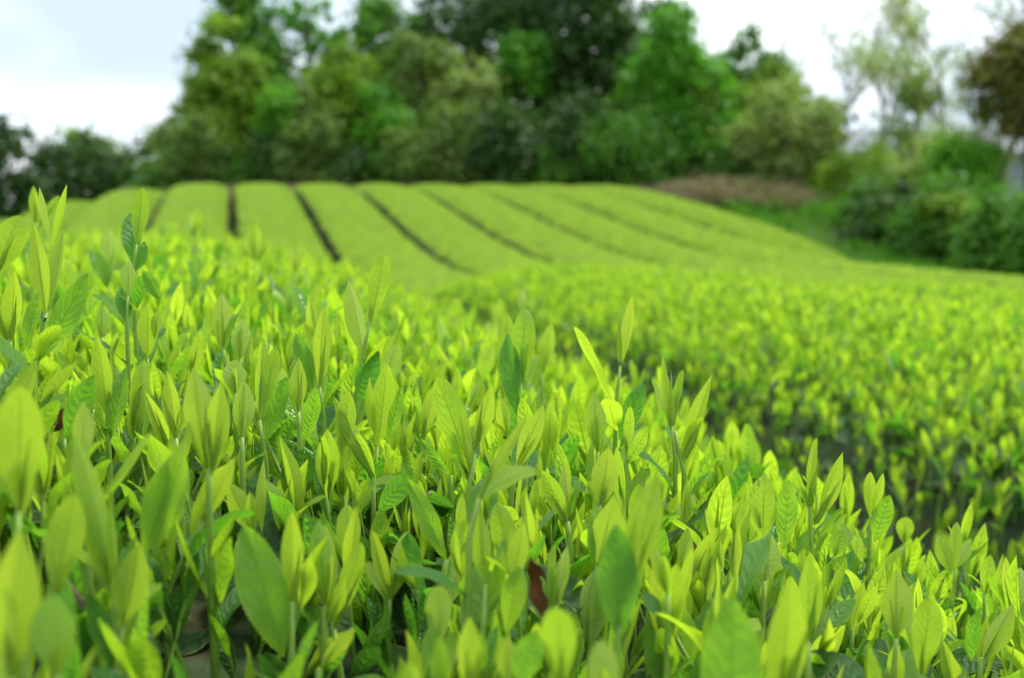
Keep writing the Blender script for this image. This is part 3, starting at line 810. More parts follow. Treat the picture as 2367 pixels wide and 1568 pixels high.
def d_of(u, v, z): return math.sqrt(u * u + v * v + z * z)
IND_MAX = [300, 300, 150, 60, 0]
for row in range(5):
    c = NEAR[row][0]
    sp_ = (0.0178, 0.0265, 0.036, 0.05, 0.06)[row]
    v0 = (0.10, 0.15, 0.8, 2.0, 2.5)[row]
    HW = HWS[row]
    cand = poisson(row, c - HW, c + HW, v0, VEND, sp_)
    keep = []
    r = random.Random(100 + row)
    for u, v in cand:
        t = abs(u - c) / HW
        if t > .9 and r.random() < (t - .9) * 4: continue
        z = float(near_tip(row, u, v))
        if row == 1 and u < c and t > .72 and r.random() < .3: continue
        size = r.choice((.55, .65, .75, .85, .95, 1.05, 1.15)) * (1.0 if row else .94)
        tall = 0.078 * size
        zb = CAM_Z + z - (r.uniform(0.092, 0.136) if row == 0 and d_of(u, v, z) < 1.1 else r.uniform(0.080, 0.122))
        if r.random() < .05: zb += .03
        if t > .86: zb -= r.random() * (.16 if u > c else .05)
        p = Vector((u, v, zb)); top = Vector((u, v, zb + tall))
        pr = project(p)
        d = pr[2] if pr else -1
        if row == 0:
            if (p - CAMP).length < 0.34: continue
            if (p - CAMP).length < 0.47: p.z -= .045; top.z -= .045; size *= .8
            if d > 0 and d < 1.1 and in_front_of_hero(p, top): continue
        keep.append((d, p, size))
    vis = [k for k in keep if k[0] > 0 and in_frame(k[1] + Vector((0, 0, .05)), 60)]
    vis.sort(key=lambda k: k[0])
    nI = IND_MAX[row] - n_ind[row]
    ind = vis[:nI]
    rest_ids = set(id(k) for k in ind)
    rest = [k for k in keep if id(k) not in rest_ids]
    for i, (d, p, size) in enumerate(ind):
        build_shoot(ROOT[row], p, r, size, lo=(row > 0 or d > 1.0), joined=(row >= 2 or (row == 1 and d > 2.3)))
    P = np.array([k[1] for k in rest])
    rot = np.stack([rng.normal(0, .12, len(P)), rng.normal(0, .12, len(P)), rng.uniform(0, 6.28, len(P))], 1)
    instancer('young_shoots', SHOOT_MESHES, P, rot, np.array([k[2] for k in rest]), ROOT[row], seed=row)

r = random.Random(777)
cand = poisson(0, -.7, .66, .12, 1.5, .030)
PU = []
for u, v in cand:
    p = Vector((u, v, CAM_Z + float(near_tip(0, u, v)) - r.uniform(.13, .165)))
    dist = (p - CAMP).length
    if dist < .33: continue
    PU.append((p, r.uniform(.55, .85)))
SHORT_MESHES = [joined_shoot(rt, 1.0, True, .34) for i in range(8)]  # under-layer leaves aged darker: shade between the shoots put into their colour
instancer('short_shoots', SHORT_MESHES, np.array([k[0] for k in PU]), np.stack([rng.normal(0, .28, len(PU)), rng.normal(0, .28, len(PU)), rng.uniform(0, 6.28, len(PU))], 1), np.array([k[1] for k in PU]), ROOT[0], seed=99)

# ------------------------------------------------------------------ old leaves under the shoots
OLD_POLE = []
for row in range(5):
    c = NEAR[row][0]; r = random.Random(300 + row); HW = HWS[row]
    sp_ = (0.025, 0.034, 0.05, 0.06, 0.07)[row]
    cand = poisson(row, c - HW - .03, c + HW + .03, (0.0, 0.1, .8, 2, 2.5)[row], VEND + .1, sp_)
    rows_ = []
    for u, v in cand:
        t = (u - c) / HW
        z = CAM_Z + float(near_tip(row, u, v)) - r.uniform(0.092, 0.15)
        if abs(t) > .85:
            z -= r.random() * 0.45
            u = c + math.copysign(HW * r.uniform(.86, 1.03), t)
        az = r.uniform(0, 6.28); tilt = r.uniform(.7, 1.75)
        dirn = Vector((math.cos(az) * math.sin(tilt), math.sin(az) * math.sin(tilt), math.cos(tilt)))
        nrm = Vector((r.gauss(0, .35), r.gauss(0, .35), 1))
        ln = r.uniform(.042, .070) * (1.0 if row == 0 else 1.1)
        p = Vector((u, v, z))
        pr = project(p)
        if (p - CAMP).length < .52: p.z -= .04; ln *= .8
        if (p - CAMP).length < .30: continue
        if row == 0 and pr and 0 < pr[2] < .9 and in_front_of_hero(p, p + dirn * ln): continue
        rows_.append((pr[2] if pr else -1, p, dirn, nrm, ln))
    if row < 3:
        for q in range((2600, 3800, 2000)[row]):
            v = r.uniform(.3, VEND); sg = 1 if row == 0 else -1
            u = c + sg * HW * r.uniform(.88, 1.05)
            z = CAM_Z + float(near_tip(row, c + sg * HW * .95, v)) - r.uniform(.02, .55)
            p = Vector((u, v, z)); pr = project(p)
            if (p - CAMP).length < .45: continue
            dirn = Vector((sg * r.uniform(.2, 1), r.gauss(0, .5), r.uniform(-.6, .5)))
            rows_.append((-1, p, dirn, Vector((sg * .6 + r.gauss(0, .3), r.gauss(0, .4), 1)), r.uniform(.045, .075)))
    vis = sorted([k for k in rows_ if k[0] > 0 and in_frame(k[1], 40)], key=lambda k: k[0])
    nI = (260, 140, 0, 0, 0)[row]
    ids = set(id(k) for k in vis[:nI])
    for d, p, dirn, nrm, ln in vis[:nI]:
        link('old_leaf', r.choice(OLDL), ROOT[row], mat=xform(p, basis(dirn, nrm), ln * r.uniform(.85, 1.2), ln, ln))
    rest = [k for k in rows_ if id(k) not in ids]
    rot = np.array([basis(k[2], k[3]).to_euler() for k in rest])
    instancer('old_leaves', OLDL, np.array([k[1] for k in rest]), rot, np.array([k[4] for k in rest]), ROOT[row], seed=20 + row)

# twigs and a few dead leaves in the foreground row
rtw = random.Random(8)
TW = []
for i in range(6):
    pts = [Vector((0, 0, -.06)), Vector((rtw.gauss(0, .006), rtw.gauss(0, .006), -.02)), Vector((rtw.gauss(0, .01), rtw.gauss(0, .01), .02)), Vector((rtw.gauss(0, .014), rtw.gauss(0, .014), .055))]
    v, f = tube_geo(pts, [.0018, .0016, .0014, .0011], 6); TW.append(new_mesh('twig', v, f, M_TWIG))
for i in range(60):
    d = rtw.uniform(.38, 1.0); X = rtw.uniform(-50, 2400)
    p = at(X, 1000, d); u, v = p.x, p.y
    if abs(u - NEAR[0][0]) > HWS[0] - .1: continue
    z = CAM_Z + float(near_tip(0, u, v)) - rtw.uniform(.135, .165)
    link('twig', rtw.choice(TW), ROOT[0], mat=xform(Vector((u, v, z)), Euler((rtw.gauss(0, .35), rtw.gauss(0, .35), rtw.uniform(0, 6))).to_matrix(), 1, 1, rtw.uniform(.7, 1.3)))
v, f, a, uvv = leaf_geo(W_=.42, curl=.9, fold=.5, N=12, M=2, teeth=False, seed=3, wave=.1)
dry = new_mesh('dry_blade', v, f, M_DRYLEAF)
for (X, Y, d, rx, rz, s) in [(125, 1000, .56, .9, 1, .024), (1255, 1440, .48, .4, 2, .03), (1640, 1310, .60, 1.2, 3, .02)]:
    o = link('dead_leaf', dry, ROOT[0], mat=xform(at(X, Y, d), Euler((rx, .3, rz)).to_matrix(), s, s, s))
    o['label'] = 'dry red brown dead leaf'

# ------------------------------------------------------------------ far rows on the hill
def tuft_mesh(seed, n=16, rad=.09, ln=(.05, .085)):
    r = random.Random(seed)
    V, F, A, UV = [], [], [], []
    for i in range(n):
        v, f, a, u = leaf_geo(W_=.42, fold=.25, curl=r.uniform(-.3, .4), N=3, M=1, teeth=False, age=min(.75, max(.03, r.gauss(.17, .10))), seed=i)
        az = r.uniform(0, 6.28); ti = abs(r.gauss(0, .55))
        z = Vector((math.cos(az) * math.sin(ti), math.sin(az) * math.sin(ti), math.cos(ti)))
        az2 = r.uniform(0, 6.28)
        l = r.uniform(*ln)
        rr = rad * math.sqrt(r.random()); a0 = r.uniform(0, 6.28)
        m = xform(Vector((rr * math.cos(a0), rr * math.sin(a0), -.03)), basis(z, Vector((math.cos(az2), math.sin(az2), 0))), l, l, l)
        o = len(V); V += [m @ Vector(q) for q in v]; F += [tuple(x + o for x in ff) for ff in f]; A += a; UV += u
    return new_mesh('tuft', V, F, M_FARLEAF, True, A, UV)
TUFTS = [tuft_mesh(50 + i) for i in range(6)]

names = {-3: 'third to the left of', -2: 'second to the left of', -1: 'first to the left of', 0: 'directly left of', 1: 'directly right of'}
ordn = ['directly right of', 'second to the right of', 'third to the right of', 'fourth to the right of', 'fifth to the right of', 'sixth to the right of', 'seventh to the right of', 'eighth to the right of']
ordl = ['directly left of', 'second to the left of', 'third to the left of', 'fourth to the left of']
for k in range(-4, 7):
    c = 1.8 * k + 0.9
    if k <= -1: where = ordl[-k - 1]
    else: where = ordn[min(k, 7)]
    v0, v1 = (11.0, 35.8)
    if k == 6: v0, where = 17.5, 'outermost one by the verge, right of'
    t = thing('tea_hedge', 'clipped hill tea row %s the upright dark gap' % where, 'tea hedge', (0, 0, 0), 'clipped tea rows on the far hill')
    hw = 0.775
    def topf(u, v, c=c, hw=hw, v0=v0):
        q = np.clip(np.abs(np.asarray(u) - c) / hw, 0, 1)
        ez = -.8 * np.maximum(0, (v0 + 7 - np.asarray(v)) / 7) ** 2 if v0 > 12 else 0
        return ez + hill_top(c, v) + 0.08 - 0.12 * q ** 2.4 - 0.07 * q ** 12 - .028 * 0 * v
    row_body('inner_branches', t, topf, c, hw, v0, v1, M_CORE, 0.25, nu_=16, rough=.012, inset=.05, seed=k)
    n = int((v1 - v0) * 2 * hw * 150)
    uu = c + rng.uniform(-1, 1, n) * hw * .93; vv = rng.uniform(v0, v1, n)
    zz = CAM_Z + topf(uu, vv) + rng.normal(0, .012, n) + .012
    rot = np.stack([rng.normal(0, .15, n), rng.normal(0, .15, n) + (uu - c) * .35, rng.uniform(0, 6.28, n)], 1)
    instancer('young_shoots', TUFTS, np.stack([uu, vv, zz], 1), rot, rng.uniform(.7, 1.15, n), t, seed=60 + k)

# ------------------------------------------------------------------ trees and shrubs
TM = {
 'dark':   card_leaf_material('dark_evergreen_leaf', (0.015, 0.050, 0.011), (0.060, 0.145, 0.018), .3, .45),
 'green':  card_leaf_material('fresh_green_leaf', (0.036, 0.125, 0.014), (0.10, 0.27, 0.018), .42),
 'vivid':  card_leaf_material('vivid_green_leaf', (0.045, 0.20, 0.014), (0.12, 0.34, 0.018), .45),
 'lime':   card_leaf_material('lime_green_leaf', (0.10, 0.20, 0.018), (0.21, 0.36, 0.025), .45),
 'olive':  card_leaf_material('olive_leaf', (0.070, 0.125, 0.022), (0.145, 0.25, 0.042), .40),
 'pale':   card_leaf_material('pale_green_leaf', (0.17, 0.25, 0.065), (0.31, 0.41, 0.12), .45),
 'brown':  card_leaf_material('bronze_leaf', (0.080, 0.090, 0.018), (0.16, 0.165, 0.030), .40),
 'dry':    card_leaf_material('dry_stalk', (0.13, 0.10, 0.062), (0.29, 0.235, 0.15), .15, .9),
}

def crown_quads(centres, radii, n, size, r, flat=.55, droop=0.0):
    """leaf sprays round a set of clump centres"""
    m = len(centres)
    wt = radii ** 2; pick = r.choice(m, n, p=wt / wt.sum())
    d = r.normal(size=(n, 3)); d /= np.linalg.norm(d, axis=1)[:, None]
    rad = radii[pick] * np.abs(r.normal(0, .72, n) + .2)
    P = centres[pick] + d * rad[:, None] * np.array([1, 1, .8])
    nrm = d + r.normal(0, .6, (n, 3)) + np.array([0, 0, .5]); nrm /= np.linalg.norm(nrm, axis=1)[:, None]
    t = np.cross(nrm, r.normal(size=(n, 3))); t /= np.linalg.norm(t, axis=1)[:, None]
    b = np.cross(nrm, t)
    s = size * r.uniform(.6, 1.35, n)[:, None]
    q = np.stack([P - t * s, P + b * s * flat, P + t * s, P - b * s * flat], 1)
    q[:, 2, 2] -= droop * s[:, 0]
    ctone = r.uniform(0, 1, m)
    tone = np.clip(ctone[pick] * .6 + r.uniform(0, .5, n), 0, 1)
    return q, tone

def limbs_mesh(base, top, r0, centres, r, mat, nl=14, wob=.12):
    V, F = [], []
    base = Vector(base); top = Vector(top); H = (top - base).length
    pts = [base + (top - base) * t + Vector((r.normal(0, wob) * t, r.normal(0, wob) * t, 0)) for t in np.linspace(0, 1, 8)]
    rad = [r0 * (1.35 if i == 0 else 1) * (1 - .86 * i / 7) for i in range(8)]
    v, f = tube_geo(pts, rad, 8); V += v; F += f
    if len(centres):
        for ci in r.choice(len(centres), min(nl, len(centres)), replace=False):
            e = Vector(centres[ci])
            tt = np.clip((e.z - base.z) / max(.1, H) - .22, .15, .9)
            s_ = base.lerp(top, float(tt))
            mid = s_.lerp(e, .5) + Vector((r.normal(0, .1), r.normal(0, .1), H * .03))
            rr = r0 * (1 - .8 * tt) * .5
            v, f = tube_geo([s_, mid, e], [rr, rr * .6, rr * .2], 5); o = len(V)
            V += v; F += [tuple(x + o for x in ff) for ff in f]
    return new_mesh('trunk', V, F, mat)

def tree(name, label, X, d, ytop, ybot, wpx, shape, style, n, leaf, seed, clumps=26, clump_r=.2, trunk_r=.12, bark=None, cat='tree', group=None, base_y=None, depth_k=.8, hollow=.45):
    """X, ytop, ybot, wpx: where the crown stands in the picture; d: metres away along the view."""
    r = np.random.default_rng(seed)
    ctr = at(X, (ytop + ybot) / 2, d)
    Hc = (ybot - ytop) / FPX * d; Wc = wpx / FPX * d
    gz = float(ground_z(ctr.x, ctr.y)) - .05
    clumps = int(clumps * 1.4); clump_r *= .85
    cen, rad = [], []
    while len(cen) < clumps:
        q = r.uniform(-1, 1, 3)
        rr = math.hypot(q[0], q[1])
        h = (q[2] + 1) / 2
        if shape == 'round': lim = math.sqrt(max(0, 1 - q[2] ** 2))
        elif shape == 'cone': lim = (1 - h) ** .75 * min(1, h * 6 + .35)
        elif shape == 'column': lim = min(1, h * 5 + .4) * (1 - max(0, h - .7) / .3 * .75)
        elif shape == 'dome': lim = math.sqrt(max(0, 1 - h ** 2))
        else: lim = 1
        if rr > lim: continue
        if rr < lim * hollow and r.random() < .6: continue
        k = r.uniform(.65, 1.35) * clump_r
        cen.append((ctr.x + q[0] * Wc / 2 * (1 - clump_r), ctr.y + q[1] * Wc / 2 * depth_k, ctr.z + q[2] * Hc / 2 * (1 - clump_r * .5)))
        rad.append(k * min(Wc, Hc))
    cen = np.array(cen); rad = np.array(rad)
    # loose outer sprays so that the outline frays
    m2 = clumps
    cen = np.concatenate([cen, cen[r.integers(0, clumps, m2)] + r.normal(0, 1, (m2, 3)) * np.array([Wc * .055, Wc * .055, Hc * .04])])
    rad = np.concatenate([rad, rad.mean() * r.uniform(.25, .6, m2)])
    q, tone = crown_quads(cen, rad, int(n * 1.35), leaf, r)
    loc = Vector((ctr.x, ctr.y, gz))
    t = thing(name, label, cat, loc, group)
    q = q - np.array(loc)
    q[..., 2] = np.maximum(q[..., 2], 0.02)
    link('crown', fast_quads('crown', q, TM[style], {'tone': tone}), t)
    th = max(.5, (ctr.z + Hc * .38) - gz)
    link('trunk', limbs_mesh((0, 0, 0), (r.normal(0, .15), 0, th), trunk_r, cen - np.array(loc), r, bark or M_BARK), t)
    return t

G_T = 'trees of the wood behind the hill'
# far left
tree('broadleaf_tree', 'dark rounded tree at the left border of the wood', 0, 40, 235, 560, 190, 'round', 'dark', 9000, .11, 1, 30, .24, group=G_T)
tree('evergreen_shrub', 'dark evergreen thicket beside the left border tree', 120, 41, 318, 540, 240, 'dome', 'dark', 8000, .10, 2, 26, .26, .08, cat='shrub')
tree('evergreen_shrub', 'dark rounded thicket with a fresh green top, left of the pale young tree', 225, 43, 296, 520, 230, 'dome', 'dark', 9000, .10, 3, 28, .25, .08, cat='shrub')
tree('shrub', 'fresh green bush showing above the dark thicket', 205, 46, 288, 420, 170, 'dome', 'lime', 4000, .10, 4, 18, .25, .06, cat='shrub')
tree('young_tree', 'pale yellow green young tree left of the tall ragged conifer', 385, 41, 222, 470, 130, 'cone', 'pale', 3800, .09, 5, 22, .2, .06, bark=M_PALEBARK, group=G_T)
tree('shrub', 'mid green bush at the foot of the pale young tree', 380, 39.5, 350, 500, 170, 'dome', 'green', 4500, .10, 6, 20, .28, .05, cat='shrub')
# tall left pair
tree('tall_tree', 'tall ragged olive green tree at the left end of the wood', 520, 41, 20, 470, 200, 'column', 'lime', 15000, .11, 7, 56, .17, .2, group=G_T)
tree('conifer', 'tall dark conifer rising out of the picture behind the ragged tree', 560, 46, -330, 440, 270, 'cone', 'green', 22000, .12, 8, 70, .13, .25, group=G_T, hollow=.2)
tree('tall_tree', 'dark slender tree between the conifer and the gaps of sky', 610, 43, 40, 460, 130, 'column', 'green', 9000, .11, 9, 40, .2, .18, group=G_T)
tree('tall_tree', 'thin open tree with sky showing through its branches', 720, 47, -110, 330, 240, 'round', 'vivid', 4200, .12, 10, 44, .12, .16, group=G_T)
tree('shrub', 'vivid green small tree at the foot of the tall conifer', 660, 39.5, 195, 400, 140, 'round', 'vivid', 6500, .10, 11, 26, .22, .07, cat='tree')
tree('broadleaf_tree', 'bright yellow green tree left of the bronze one', 800, 41, 95, 400, 180, 'round', 'lime', 12000, .11, 12, 40, .19, .15, group=G_T)
tree('broadleaf_tree', 'mid green tree behind the yellow green one', 870, 47, 0, 380, 230, 'round', 'green', 11000, .12, 13, 40, .2, .18, group=G_T)
tree('broadleaf_tree', 'olive bronze tree with bare stems in the middle of the wood', 970, 42, 55, 410, 200, 'round', 'olive', 11000, .11, 14, 44, .17, .16, bark=M_PALEBARK, group=G_T)
tree('broadleaf_tree', 'pale olive tree left of the giant dark one', 1070, 41.5, 110, 400, 170, 'round', 'pale', 6500, .10, 15, 36, .18, .13, bark=M_PALEBARK, group=G_T)
tree('tall_tree', 'thin tall tree reaching above the bronze tree', 985, 50, -110, 250, 330, 'round', 'dark', 6500, .13, 16, 44, .13, .2, group=G_T)
# giant dark tree
tree('giant_tree', 'giant dark evergreen tree with specks of sky in its crown', 1330, 46, -190, 400, 330, 'round', 'dark', 24000, .13, 17, 90, .15, .4, group=G_T, hollow=.3)
tree('giant_tree', 'dark evergreen tree leaning into the giant one from the left', 1160, 47, -120, 330, 240, 'round', 'dark', 11000, .13, 18, 50, .16, .3, group=G_T)
tree('broadleaf_tree', 'vivid green sprays hanging before the giant dark tree', 1205, 43.5, 70, 290, 140, 'round', 'vivid', 5200, .11, 19, 24, .2, .1, group=G_T)
# right of the giant
tree('broadleaf_tree', 'bright green pointed tree right of the giant dark tree', 1568, 41, 25, 470, 270, 'column', 'vivid', 22000, .11, 20, 70, .18, .18, group=G_T)
tree('broadleaf_tree', 'lime green tree growing through the bright pointed one', 1625, 40, 180, 430, 130, 'cone', 'lime', 5500, .10, 21, 26, .2, .1, group=G_T)
tree('broadleaf_tree', 'dull green tree with a flat top behind the pale trunked one', 1725, 44, 65, 430, 210, 'column', 'green', 16000, .11, 22, 54, .18, .16, group=G_T)
tree('broadleaf_tree', 'dark green tree in the shade beside the brush heap', 1700, 43, 260, 460, 200, 'round', 'dark', 8000, .11, 23, 30, .22, .14, group=G_T)
tree('young_tree', 'pale green spreading tree with two slim pale trunks by the verge', 1815, 37, 190, 405, 270, 'round', 'pale', 8500, .095, 24, 40, .17, .09, bark=M_PALEBARK, group=G_T)
tree('broadleaf_tree', 'bronze green tree behind the pale trunked tree', 1900, 40, 225, 440, 115, 'round', 'brown', 6500, .10, 25, 26, .22, .1, group=G_T)
# second pale stem is a trunk of the same tree: add as part
tree('broadleaf_tree', 'fresh light green tree rising behind the pale trunked tree', 1775, 42, 115, 430, 190, 'column', 'lime', 11000, .10, 43, 44, .18, .12, group=G_T)
pt = bpy.data.objects['young_tree.001']
v, f = tube_geo([(.35, .05, 0), (.28, .02, 1.0), (.2, 0, 2.4)], [.07, .06, .04], 7)
link('trunk', new_mesh('trunk', v, f, M_PALEBARK), pt)

# understorey in front of the trunks
G_S = 'bushes along the foot of the wood'
shr = [(470, 300, 470, 150, 'olive', 'dull olive'), (560, 320, 455, 140, 'green', 'mid green'), (640, 330, 440, 150, 'dark', 'dark'),
       (720, 260, 440, 150, 'olive', 'olive brown'), (800, 300, 430, 150, 'dark', 'shaded dark'), (880, 230, 430, 150, 'vivid', 'vivid green'), (960, 280, 425, 170, 'olive', 'dusty olive'),
       (1060, 300, 425, 160, 'olive', 'grey olive'), (1085, 300, 400, 50, 'pale', 'small pale flowering'), (1150, 270, 425, 170, 'dark', 'deep green'), (1240, 290, 425, 170, 'green', 'fresh green'),
       (1330, 300, 430, 170, 'dark', 'blackish green'), (1420, 260, 440, 200, 'green', 'leafy green'), (1500, 300, 455, 170, 'green', 'dense green'), (1590, 330, 460, 150, 'dark', 'dark green'), (1690, 360, 470, 150, 'green', 'low green')]
for i, (X, yt, yb, wd, st, word) in enumerate(shr):
    nb = ['the tall ragged tree', 'the slender dark tree', 'the conifer', 'the vivid small tree', 'the yellow green tree', 'the mid green tree', 'the bronze tree', 'the pale olive tree', 'the pale olive tree',
          'the leaning dark tree', 'the vivid hanging sprays', 'the giant dark tree', 'the right side of the giant tree', 'the bright pointed tree', 'the lime tree', 'the dull flat topped tree'][i]
    yt += [-60, 20, -40, -90, 30, -60, 10, -80, 0, -50, 40, -100, -20, -70, 20, -40][i]
    tree('bush', '%s bush at the foot of %s' % (word, nb), X, 38.6 + (i % 3) * .5, yt, yb + 15, wd * 1.15, 'dome', st, 5200 if wd > 60 else 1800, .095, 200 + i, 24, .25, .05, cat='bush', group=G_S)
# dense wood behind everything
for i, (X, yt, wd, st, word) in enumerate([(620, 120, 330, 'dark', 'conifer'), (880, 90, 330, 'olive', 'mid green tree'), (1080, 80, 300, 'dark', 'bronze tree'), (1300, 60, 360, 'dark', 'giant tree'), (1560, 200, 330, 'green', 'bright pointed tree'), (1750, 230, 280, 'green', 'dull flat topped tree'), (1510, -20, 250, 'dark', 'gap beside the giant tree'), (1660, 110, 270, 'dark', 'lime green tree'), (960, 20, 280, 'green', 'olive bronze tree'), (770, 190, 260, 'green', 'yellow green tree')]):
    tree('background_tree', 'shaded tree standing deep in the wood behind the %s' % word, X, 52, yt, 470, wd * 1.15, 'dome', st, 17000, .15, 260 + i, 46, .22, .2, group=G_T)

# thicket filling the wood under the crowns
r = np.random.default_rng(91)
m = 260
X = r.uniform(300, 1950, m); D = r.uniform(43, 50, m)
cc = []
for x, d in zip(X, D):
    p = at(x, 480, d); cc.append((p.x, p.y, float(ground_z(p.x, p.y)) + r.uniform(.1, 3.6)))
q, tone = crown_quads(np.array(cc), r.uniform(.5, 1.1, m), 26000, .13, r)
link('woodland_thicket', fast_quads('woodland_thicket', q, TM['dark'], {'tone': tone}), kind='stuff')

# sparse twiggy trees on the right
def twiggy(label, X, d, ytop, base_y, wpx, n, style, seed, leaf=.07, nb=60, lean=0):
    r = np.random.default_rng(seed)
    b = at(X, base_y, d); gz = float(ground_z(b.x, b.y)) - .05
    H = at(X, ytop, d).z - gz; W = wpx / FPX * d
    t = thing('twiggy_tree', label, 'tree', (b.x, b.y, gz), 'open twiggy trees at the right')
    V, F, tips = [], [], []
    def br(p, dirn, ln, rad, lev):
        pts = [p]; q = p
        dd = dirn.copy()
        for k in range(4):
            dd = (dd + Vector((r.normal(0, .12), r.normal(0, .12), .06))).normalized()
            q = q + dd * ln / 4; pts.append(q)
        v, f = tube_geo(pts, [rad * (1 - .17 * k) for k in range(5)], 5 if lev else 7, False)
        o = len(V); V.extend(v); F.extend(tuple(x + o for x in ff) for ff in f)
        if lev >= 3: tips.extend(pts[2:]); return
        if lev >= 1: tips.append(q)
        for k in range((7, 4, 4)[lev]):
            i = 1 + int(r.integers(0, 4)); az = r.uniform(0, 6.28)
            sp2 = Vector((math.cos(az), math.sin(az), 0))
            br(pts[i], (dd + sp2 * r.uniform(.45, .95)).normalized(), ln * r.uniform(.4, .62), rad * .42, lev + 1)
    br(Vector((0, 0, 0)), Vector((lean, 0, 1)).normalized(), H * .62, H * .011 + .03, 0)
    link('trunk', new_mesh('trunk', V, F, M_BARK), t)
    c = np.array(tips); sc = W / 2 / max(.1, np.percentile(np.hypot(c[:, 0], c[:, 1]), 90))
    q, tone = crown_quads(c, np.full(len(c), .5), n, leaf * .8, r)
    link('crown', fast_quads('crown', q, TM[style], {'tone': tone}), t)
twiggy('slender half bare tree rising beside the bronze green tree', 1930, 42, 60, 430, 280, 2600, 'pale', 31, .06)
twiggy('half bare tree with a straight thin trunk and open sky behind', 2030, 38, 20, 440, 330, 3800, 'pale', 32, .06)
twiggy('open twiggy tree between the thin trunk and the bronze crown', 2160, 36, -60, 420, 360, 4500, 'pale', 33, .06)
twiggy('twiggy tree overhanging the top right corner', 2300, 30, -150, 420, 480, 8000, 'olive', 34, .06)
twiggy('tall half bare tree standing behind the slender one at the edge of the wood', 1880, 45, -10, 430, 260, 2200, 'pale', 41, .06)
twiggy('bare fine branched tree behind the straight thin trunk', 2095, 43, -20, 430, 320, 3000, 'olive', 42, .06)
tree('broadleaf_tree', 'bronze brown tree with a leaning trunk at the right border', 2390, 27, 45, 330, 320, 'round', 'brown', 10000, .085, 35, 60, .17, .13, group=G_T)
tree('shrub', 'small green tree crown hanging between the twiggy trees', 2130, 37, 165, 270, 110, 'round', 'green', 1500, .09, 36, 18, .22, .05, cat='tree')
# right hand bushes
G_R = 'bushes at the right edge of the field'
for i, (X, d, yt, yb, wd, st, lab, n) in enumerate([
    (1990, 34, 330, 500, 190, 'lime', 'lime green bush right of the two pale trunks', 6000),
    (2080, 36, 290, 480, 240, 'olive', 'pale olive bush before the open sky', 6500),
    (2200, 31, 290, 500, 240, 'pale', 'soft green bush under the twiggy trees', 6000),
    (2230, 28, 310, 470, 190, 'vivid', 'vivid green bush spray at the right', 4200),
    (2050, 27, 410, 600, 210, 'dark', 'dark rounded bush where the verge meets the tea rows', 6500),
    (2010, 29, 395, 540, 150, 'green', 'mid green bush leaning over the dark rounded one', 4500),
    (2170, 25, 405, 625, 260, 'green', 'broad green bush at the edge of the tea field', 8000),
    (2210, 24.3, 435, 540, 200, 'lime', 'yellow green sprays on the broad green bush', 5200),
    (2330, 22, 430, 650, 240, 'green', 'green bush at the right border of the field', 8000),
    (2270, 23.5, 520, 640, 200, 'green', 'low leafy bush in front of the broad green one', 5500),
    (2420, 25, 420, 640, 240, 'green', 'tall leafy bush cut by the right border', 6500)]):
    tree('bush', lab, X, d, yt, yb + 10, wd * 1.1, 'dome' if yb > 520 else 'round', st, n, .075, 400 + i, 30, .22, .05, cat='bush', group=G_R)

# brush heap of dry stalks, verge grass, dry litter along the wood
def blades(name, pts, hgt, wd, style, r, spread=.5, kind='stuff', parent=None):
    n = len(pts)
    a = r.uniform(0, 6.28, n); lean = r.normal(0, spread, (n, 2))
    h = hgt * r.uniform(.5, 1.3, n)
    side = np.stack([np.cos(a), np.sin(a), np.zeros(n)], 1) * wd
    tip = pts + np.stack([lean[:, 0] * h, lean[:, 1] * h, h], 1)
    midp = pts + (tip - pts) * .5 + np.stack([np.zeros(n), np.zeros(n), h * .08], 1)
    q = np.stack([pts - side, pts + side, midp + side * .8, tip], 1)
    o = link(name, fast_quads(name, q, TM[style], {'tone': r.uniform(0, 1, n)}), parent, kind=kind)
    return o
r = np.random.default_rng(77)
n = 9000
X = r.uniform(1490, 1830, n); D = 36.6 - 4.5 * (X - 1490) / 340 + r.uniform(-1.2, 1.6, n)
bp_ = []
for x, d in zip(X, D):
    p = at(x, 470, d); gz = float(ground_z(p.x, p.y)); s = (x - 1490) / 340
    hh = (.50 + .25 * float(vnoise(x * .03, d, 1.3, 4))) * math.sin(math.pi * min(1, max(0, s))) ** .6 * r.uniform(.3, 1)
    bp_.append((p.x, p.y, gz + hh * r.random()))
hb = thing('brush_heap', 'long heap of dry brown brushwood beside the grass verge', 'brush heap', (0, 0, 0))
blades('dry_brushwood', np.array(bp_), .45, .02, 'dry', r, 1.1, parent=hb)
wi = r.choice(len(bp_), 2600)
blades('brush_weeds', np.array(bp_)[wi] + r.normal(0, .15, (2600, 3)) * np.array([1, 1, .2]), .4, .03, 'green', r, .6)
M_GRASS = card_leaf_material('verge_grass', (0.08, 0.20, 0.03), (0.16, 0.32, 0.05), .35); TM['grass'] = M_GRASS
n = 26000
uu = r.uniform(12.3, 22, n); vv = r.uniform(17, 38, n)
blades('verge_grass', np.stack([uu, vv, ground_z(uu, vv) - .02], 1), .22, .018, 'grass', r, .5)
cl = np.stack([r.uniform(12.0, 20, 60), r.uniform(19, 37, 60)], 1); n = 9000
pk = r.integers(0, 60, n); uu = cl[pk, 0] + r.normal(0, .35, n); vv = cl[pk, 1] + r.normal(0, .6, n)
blades('verge_weeds', np.stack([uu, vv, ground_z(uu, vv) - .02], 1), .5, .03, 'green', r, .6)
n = 3000
uu = 11.4 + r.normal(0, .35, n); vv = r.uniform(17, 30, n)
blades('dry_verge_grass', np.stack([uu, vv, ground_z(uu, vv) - .02], 1), .4, .02, 'dry', r, .7)
n = 3000
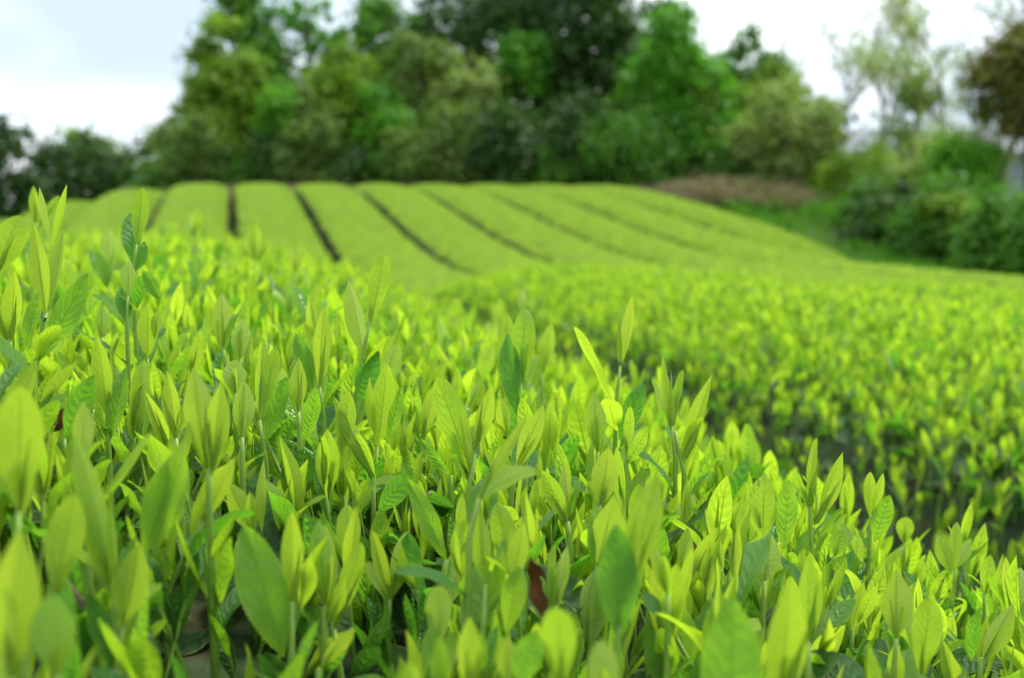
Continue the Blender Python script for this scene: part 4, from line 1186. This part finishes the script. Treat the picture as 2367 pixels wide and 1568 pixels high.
uu = r.uniform(-1, 10, n) + r.normal(0, .5, n); vv = r.uniform(36.6, 37.8, n)
blades('dry_undergrowth', np.stack([uu, vv, ground_z(uu, vv) - .02], 1), .75, .02, 'dry', r, .6)
n = 9000
uu = r.uniform(-12, 15, n); vv = r.uniform(36.8, 42, n)
blades('woodland_undergrowth', np.stack([uu, vv, ground_z(uu, vv) - .02], 1), .6, .03, 'green', r, .6)

# grey building put in place of pale hazy slopes at the right
M_GREYWALL = noise_material('grey_cladding', [(0.16, 0.19, 0.21), (0.22, 0.25, 0.27)], 1.5, .7)
M_GREYROOF = noise_material('grey_roof', [(0.10, 0.125, 0.15), (0.15, 0.18, 0.21)], 2.0, .6)
b0 = at(2210, 420, 60)
bt = thing('slope_stand_in', 'long low grey building standing in for pale hazy slopes behind the bushes at the right', 'building', (b0.x, b0.y, float(ground_z(b0.x, b0.y)) - .1))
bt.rotation_euler = (0, 0, -R(26))
def box(x0, x1, y0, y1, z0, z1):
    v = [(x, y, z) for z in (z0, z1) for y in (y0, y1) for x in (x0, x1)]
    return v, [(0, 2, 3, 1), (4, 5, 7, 6), (0, 1, 5, 4), (2, 6, 7, 3), (0, 4, 6, 2), (1, 3, 7, 5)]
v, f = box(-9, 9, 0, 6, 0, 2.5); link('wall', new_mesh('wall', v, f, M_GREYWALL, False), bt)
v = [(-9.4, -.5, 2.4), (9.4, -.5, 2.4), (9.4, 3, 3.9), (-9.4, 3, 3.9), (9.4, 6.5, 2.4), (-9.4, 6.5, 2.4), (-9.4, -.5, 2.52), (9.4, -.5, 2.52), (9.4, 3, 4.02), (-9.4, 3, 4.02), (9.4, 6.5, 2.52), (-9.4, 6.5, 2.52)]
link('roof', new_mesh('roof', v, [(0, 3, 2, 1), (3, 5, 4, 2), (6, 7, 8, 9), (9, 8, 10, 11), (0, 1, 7, 6), (5, 11, 10, 4), (0, 6, 9, 3), (3, 9, 11, 5), (1, 2, 8, 7), (2, 4, 10, 8)], M_GREYROOF, False), bt)
